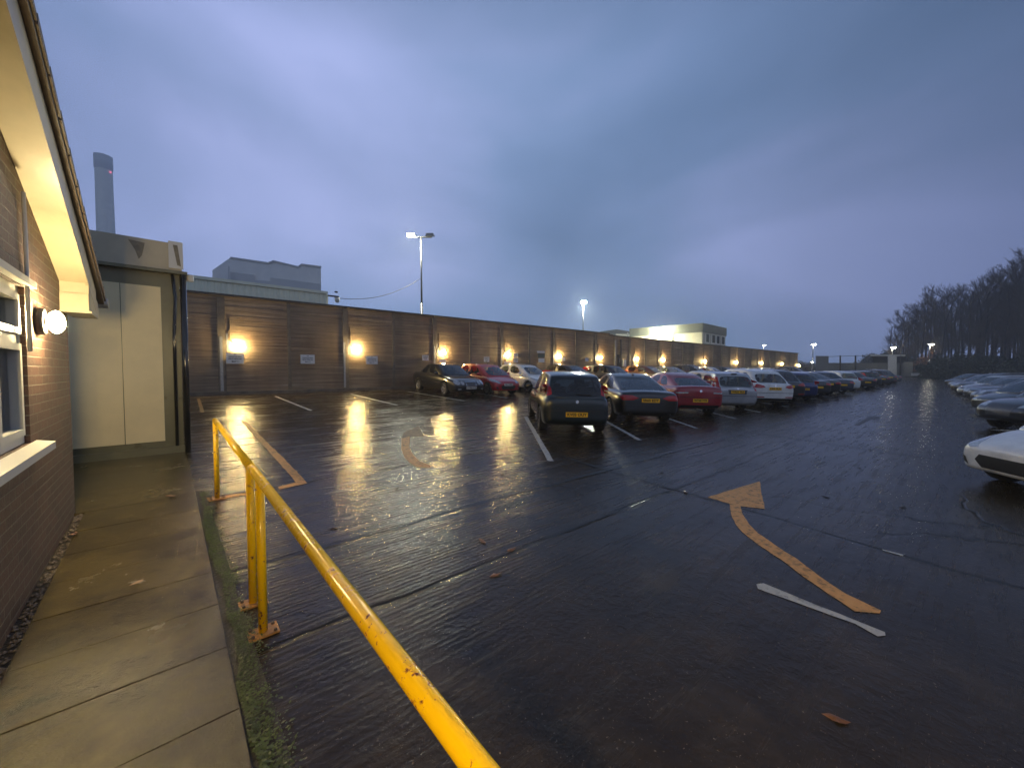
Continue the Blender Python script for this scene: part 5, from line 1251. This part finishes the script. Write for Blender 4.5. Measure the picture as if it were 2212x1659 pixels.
# estate with tall pillar lamps
car_kind('estate', 4.45, 1.74, -1.30, 1.32, .31,
    [(-2.22,.40,.80,.70), (-2.20,.32,.92,.80), (-2.12,.26,.97,.84), (-1.80,.20,.98,.865), (-1.0,.19,.97,.87), (0,.19,.95,.87), (.65,.19,.93,.87), (.98,.19,.92,.86), (1.45,.19,.84,.84), (1.85,.20,.72,.78), (2.10,.26,.60,.70), (2.20,.36,.50,.55)],
    [(-2.10,-1.86,1.42,'p'), (-1.86,-1.70,1.455,'g'), (-1.10,-1.06,1.485,'p'), (-1.02,-.98,1.485,'g'), (-.42,-.45,1.49,'p'), (-.32,-.36,1.49,'g'), (.60,.05,1.46,'p'), (1.05,.28,1.42,'p')],
    .935, None, None, gh_w=(.94,.80), lights=[
     ('tail_light','r',[(.66,.84),(.79,.80),(.775,1.16),(.73,1.34),(.655,1.34),(.66,1.10)],'redlens',True),
     ('headlight','f',[(.38,.58),(.72,.58),(.76,.74),(.44,.72)],'clearlens',True), ('grille','f',[(-.36,.56),(.36,.56),(.38,.66),(-.38,.66)],'black',False),
     ('bumper_line','r',[(-.78,.615),(.78,.615),(.78,.63),(-.78,.63)],'black',False), ('plate_recess','r',[(-.34,.69),(.34,.69),(.38,.86),(-.38,.86)],'hub',False)],
    plate=(.42,.78), seams=[(-.38,-.38,.34,.9),(.66,.66,.32,.9),(-1.15,-1.0,.5,.93)], handles=[(-.26,.80),(-1.05,.82)], mirror=(.62,1.0), rails=False, extras=[mk_box('spoiler_light',-.10,.10,-1.95,-1.85,1.44,1.475,'black',.008), roundel(0,.905,True,.035)], spokes=7)
# crossover
car_kind('suv', 4.45, 1.86, -1.30, 1.38, .35,
    [(-2.20,.50,.86,.70), (-2.185,.40,1.00,.83), (-2.08,.30,1.06,.89), (-1.75,.25,1.08,.92), (-1.0,.23,1.07,.93), (0,.23,1.05,.93), (.65,.23,1.03,.93), (.98,.23,1.02,.92), (1.45,.24,.97,.90), (1.85,.26,.88,.86), (2.10,.32,.76,.79), (2.22,.42,.62,.65)],
    [(-2.02,-1.52,1.50,'p'), (-1.66,-1.38,1.55,'g'), (-1.14,-1.02,1.58,'p'), (-1.06,-.94,1.58,'g'), (-.42,-.48,1.60,'p'), (-.32,-.38,1.60,'g'), (.62,.05,1.58,'p'), (1.10,.30,1.53,'p')],
    1.035, None, None, gh_w=(.90,.73), lights=[
     ('tail_light','r',[(.42,.90),(.62,.86),(.86,.87),(.87,1.0),(.76,1.04),(.50,.97)],'redlens',True),
     ('headlight','f',[(.44,.74),(.82,.76),(.84,.90),(.48,.86)],'clearlens',True), ('grille','f',[(-.34,.48),(.34,.48),(.40,.84),(-.40,.84)],'hub',False),
     ('reflector','r',[(.46,.47),(.80,.47),(.80,.51),(.46,.51)],'redlens',True), ('bumper_line','r',[(-.85,.66),(.85,.66),(.85,.675),(-.85,.675)],'black',False),
     ('bumper_insert','r',[(-.78,.34),(.78,.34),(.76,.44),(-.76,.44)],'black',False)],
    plate=(.60,.845), seams=[(-.38,-.38,.38,1.0),(.66,.66,.38,1.0),(-1.15,-1.0,.6,1.0)], handles=[(-.26,.92),(-1.05,.94)], mirror=(.64,1.12), rails=True, extras=[roundel(0,.97,True,.04)], spokes=10)
# sharp nosed hatchback (wall row and right-hand row)
car_kind('supermini', 3.97, 1.72, -1.24, 1.26, .30,
    [(-1.97,.40,.76,.62), (-1.95,.32,.86,.75), (-1.88,.24,.93,.81), (-1.60,.20,.98,.85), (-1.0,.19,.985,.86), (0,.19,.95,.86), (.62,.19,.93,.86), (.95,.19,.92,.85), (1.35,.20,.84,.83), (1.68,.22,.73,.78), (1.88,.22,.66,.76), (1.97,.26,.58,.64)],
    [(-1.84,-1.50,1.40,'p'), (-1.46,-1.32,1.44,'g'), (-.58,-.68,1.48,'p'), (-.48,-.58,1.48,'g'), (.66,.00,1.45,'p'), (1.16,.24,1.40,'p')],
    .93, None, None, gh_w=(.92,.72), lights=[
     ('headlight','f',[(.42,.61),(.56,.585),(.78,.69),(.835,.84),(.74,.83),(.52,.71)],'clearlens',True),
     ('grille','f',[(-.34,.30),(.34,.30),(.45,.41),(.38,.50),(-.38,.50),(-.45,.41)],'black',False),
     ('fog_recess','f',[(.56,.30),(.70,.36),(.70,.44),(.62,.42)],'black',True),
     ('tail_light','r',[(.56,.86),(.78,.84),(.80,1.06),(.68,1.10)],'redlens',True)],
    plate=(.53,.62), seams=[(-.52,-.52,.32,.92),(.70,.70,.32,.9),(-1.30,-1.06,.5,.95)], handles=[(-.36,.82),(-1.12,.84)], mirror=(.66,1.0), extras=[aerial(.10,1.47,.2,-.8)], spokes=5, rimmat='hub')

DARKGREEN = paint('deep_green', (0.004, 0.011, 0.010), .1); BLACKP = paint('black', (0.010, 0.010, 0.012), .2); BRONZE = paint('brown_grey', (0.012, 0.010, 0.008), .15)
RED = paint('red', (0.46, 0.008, 0.018), .1); DRED = paint('deep_red', (0.30, 0.003, 0.012), .05); SILVER = paint('silver', (0.42, 0.43, 0.45), .55); WHITE = paint('white', (0.82, 0.82, 0.80), 0.0)
GREY = paint('dark_grey', (0.020, 0.021, 0.026), .2); BLUE = paint('blue', (0.014, 0.030, 0.135), .4); NAVY = paint('navy', (0.016, 0.020, 0.045), .4); LAMPGLOW = paint('dark_with_lamp_glow', (0.16, 0.055, 0.012), .2); LGREY = paint('light_grey', (0.13, 0.135, 0.15), .4)  # amber-brown puts a wall lamp's orange glow into a dark car's paint
HD = -36.7
def by_rear(key, px, py, pt, label, dx=0.0, dy=0.0, hd=HD, **kw):
    """place a car by the ground point midway between its rear wheels"""
    K = KINDS[key]; g = G(px, py); a = R(hd); s = kw.get('s', 1.0)
    return car(key, g.x + dx - math.sin(a) * (-K['rw']) * s, g.y + dy + math.cos(a) * (-K['rw']) * s, hd, pt, label, **kw)
GM = 'cars parked in the middle row'; GW = 'cars parked nose out along the wall'; GRt = 'cars parked along the right side'
by_rear('hatch', 1232, 930, DARKGREEN, 'very dark green small hatchback with a yellow plate, nearest car of the middle row', plate='KV05 OUY', group=GM, s=1.03)
by_rear('fastback', 1376, 909, BRONZE, 'dark brown-grey fastback saloon with wide red tail lights, second in the middle row', plate='SR65 EDY', group=GM, s=1.0)
by_rear('coupe', 1484, 893, DRED, 'deep red coupe with a yellow plate between the dark saloon and the silver estate', plate='WT60 VYR', group=GM)
by_rear('estate', 1560, 884, SILVER, 'silver estate with tall red pillar lights, beside the red coupe', plate='WR03 YKE', group=GM)
by_rear('suv', 1640, 877.5, WHITE, 'white crossover with slanted red lights and roof rails in the middle row', plate='LS64 XUH', group=GM)
mid = [('suv', GREY, 'dark grey crossover just right of the white crossover', 22.2, 6.35, ''), ('supermini', BLUE, 'dark blue hatchback with a low yellow plate in the middle row', 25.1, 6.3, 'EN63 KZT'),
       ('saloon', BLACKP, 'black saloon right of the dark blue hatchback', 28.3, 6.5, ''), ('fastback', BLACKP, 'black fastback two cars right of the blue hatchback', 31.2, 6.6, ''), ('saloon', NAVY, 'very dark navy saloon just left of the small far white hatchback', 34.2, 6.4, ''),
       ('supermini', WHITE, 'small white hatchback far along the middle row', 38.3, 6.5, ''), ('saloon', GREY, 'dark grey saloon right of the small far white hatchback', 43.4, 6.4, ''), ('estate', GREY, 'dark grey estate near the far end of the middle row', 48.0, 6.6, ''),
       ('fastback', BLACKP, 'black car third from the far end of the middle row', 53.0, 6.6, ''), ('suv', BLACKP, 'black crossover last but one in the middle row', 58.5, 6.6, ''), ('saloon', GREY, 'farthest dark car of the middle row, its side glinting', 65.0, 6.8, '')]
for (k, p, lb, t_, d_, pl) in mid:
    a = R(HD); rwd = -KINDS[k]['rw']; car(k, t_ - math.sin(a) * rwd, d_ + math.cos(a) * rwd, HD, p, lb, plate=pl, group=GM, detail=0 if not pl else 1)
def by_front(key, px, py, pt, label, hd=180, dx=0, **kw):
    K = KINDS[key]; g = G(px, py); a = R(hd); car(key, g.x + dx + math.sin(a) * K['fw'], g.y - math.cos(a) * K['fw'], hd, pt, label, **kw)
# wall row, placed by the x of its bays
by_front('saloon', 994, 853, BLACKP, 'black saloon with four round headlights, leftmost of the cars by the wall', hd=178, plate='KT08 ETZ', group=GW)
def wcar(key, pxroof, d, pt, label, hd=180, **kw):
    """px of the cabin centre, d = distance of the cabin centre towards the wall"""
    p = at_y(pxroof, 790, d); car(key, p.x, p.y, hd, pt, label, group=GW, **kw)
wcar('supermini', 1050, 16.6, RED, 'bright red hatchback between the black saloon and the white hatchback', plate='YK13 WDN', hd=178)
wcar('supermini', 1133, 16.9, WHITE, 'white hatchback by the wall behind the dark green car', plate='NU12 OHB', hd=178)
wcar('supermini', 1232, 16.9, BLACKP, 'black hatchback by the wall, seen over the dark green car', hd=180)
wcar('estate', 1318, 16.9, NAVY, 'dark blue estate by the wall, seen over the brown-grey saloon', detail=0)
wcar('supermini', 1398, 17.0, LAMPGLOW, 'dark hatchback by the wall, orange lamp glow in its paint, mostly hidden behind the dark saloon', detail=0)
wcar('saloon', 1448, 16.8, SILVER, 'silver saloon by the wall behind the red coupe', detail=0)
wcar('suv', 1492, 16.8, GREY, 'dark crossover with pale roof rails by the wall', detail=0)
wcar('supermini', 1532, 16.8, WHITE, 'white hatchback by the wall behind the silver estate', detail=0)
wcar('estate', 1563, 16.8, GREY, 'dark grey estate by the wall behind the white crossover', detail=0)
wcar('supermini', 1662, 16.8, SILVER, 'silver hatchback far along the wall, right of the white crossover', detail=0)
wcar('suv', 1712, 17.0, BLACKP, 'dark crossover at the far end of the wall row', detail=0)
# right-hand row: nose towards the aisle
HR2 = 40.0
def rcar(key, nose_x, nose_y, pt, label, hd=HR2, **kw):
    K = KINDS[key]; a = R(hd); h = K['L'] / 2; car(key, nose_x + math.sin(a) * h, nose_y - math.cos(a) * h, hd, pt, label, group=GRt, **kw)
RN = G(2112, 1030)
print('RN', RN)
def rc(key, t_, d_, pt, label, hd=HR2, **kw):
    """t_, d_: ground point under the front corner nearest the aisle"""
    hw = KINDS[key]['hw'] * .9; a = R(hd); rcar(key, t_ - math.cos(a) * hw, d_ - math.sin(a) * hw, pt, label, hd, **kw)
rc('supermini', 9.95, 0.2, WHITE, 'white hatchback with a black grille cut by the right edge, nearest of the right-hand cars')
rc('saloon', 13.9, -1.3, LGREY, 'pale grey car set back between the white hatchback and the dark crossover', detail=1)
rc('suv', 19.4, 0.1, GREY, 'dark grey crossover with wet bonnet, second nose in the right-hand row', detail=1)
rc('estate', 22.8, -0.2, LGREY, 'pale grey estate just beyond the dark crossover of the right-hand row', detail=1)
rc('supermini', 26.2, 0.2, BLACKP, 'black hatchback third nose from the right edge of the right-hand row', detail=1)
rc('fastback', 32.0, 0.3, NAVY, 'long dark navy car with a pale sheen on its roof in the right-hand row', detail=0)
rc('suv', 29.2, 0.1, LGREY, 'pale grey crossover beyond the black hatchback of the right-hand row', detail=0)
rc('saloon', 36.5, 0.6, GREY, 'dark grey saloon behind the navy car of the right-hand row', detail=0)
rc('estate', 42.0, 1.0, SILVER, 'silver estate halfway along the right-hand row', detail=0)
rc('fastback', 39.3, 0.7, BLACKP, 'black saloon just before the silver estate of the right-hand row', detail=0)
rc('suv', 45.0, 1.2, GREY, 'dark crossover just after the silver estate of the right-hand row', detail=0)
rc('estate', 51.5, 1.6, GREY, 'dark grey estate before the navy saloon of the right-hand row', detail=0)
rc('supermini', 48.0, 1.4, BLACKP, 'black hatchback beyond the silver estate of the right-hand row', detail=0)
rc('saloon', 55.0, 1.8, NAVY, 'navy saloon near the far end of the right-hand row', detail=0)
rc('supermini', 63.0, 2.3, BLACKP, 'farthest dark car of the right-hand row', detail=0)

# ------------------------------------------------------------------ damp evening air
q = MB(); q.box(-90, 300, -100, 290, -1.0, 145); hz = q.build('haze', None)
hm = bpy.data.materials.new('damp_air'); hm.use_nodes = True; ht = hm.node_tree; ht.nodes.clear()
ho = N(ht, 'ShaderNodeOutputMaterial'); pv = N(ht, 'ShaderNodeVolumePrincipled', inp={'Color': (0.80, 0.86, 1.0, 1), 'Density': 0.0018, 'Anisotropy': 0.3}); ht.links.new(pv.outputs[0], ho.inputs['Volume'])
hz.data.materials.clear(); hz.data.materials.append(hm); tag(hz, kind='stuff')
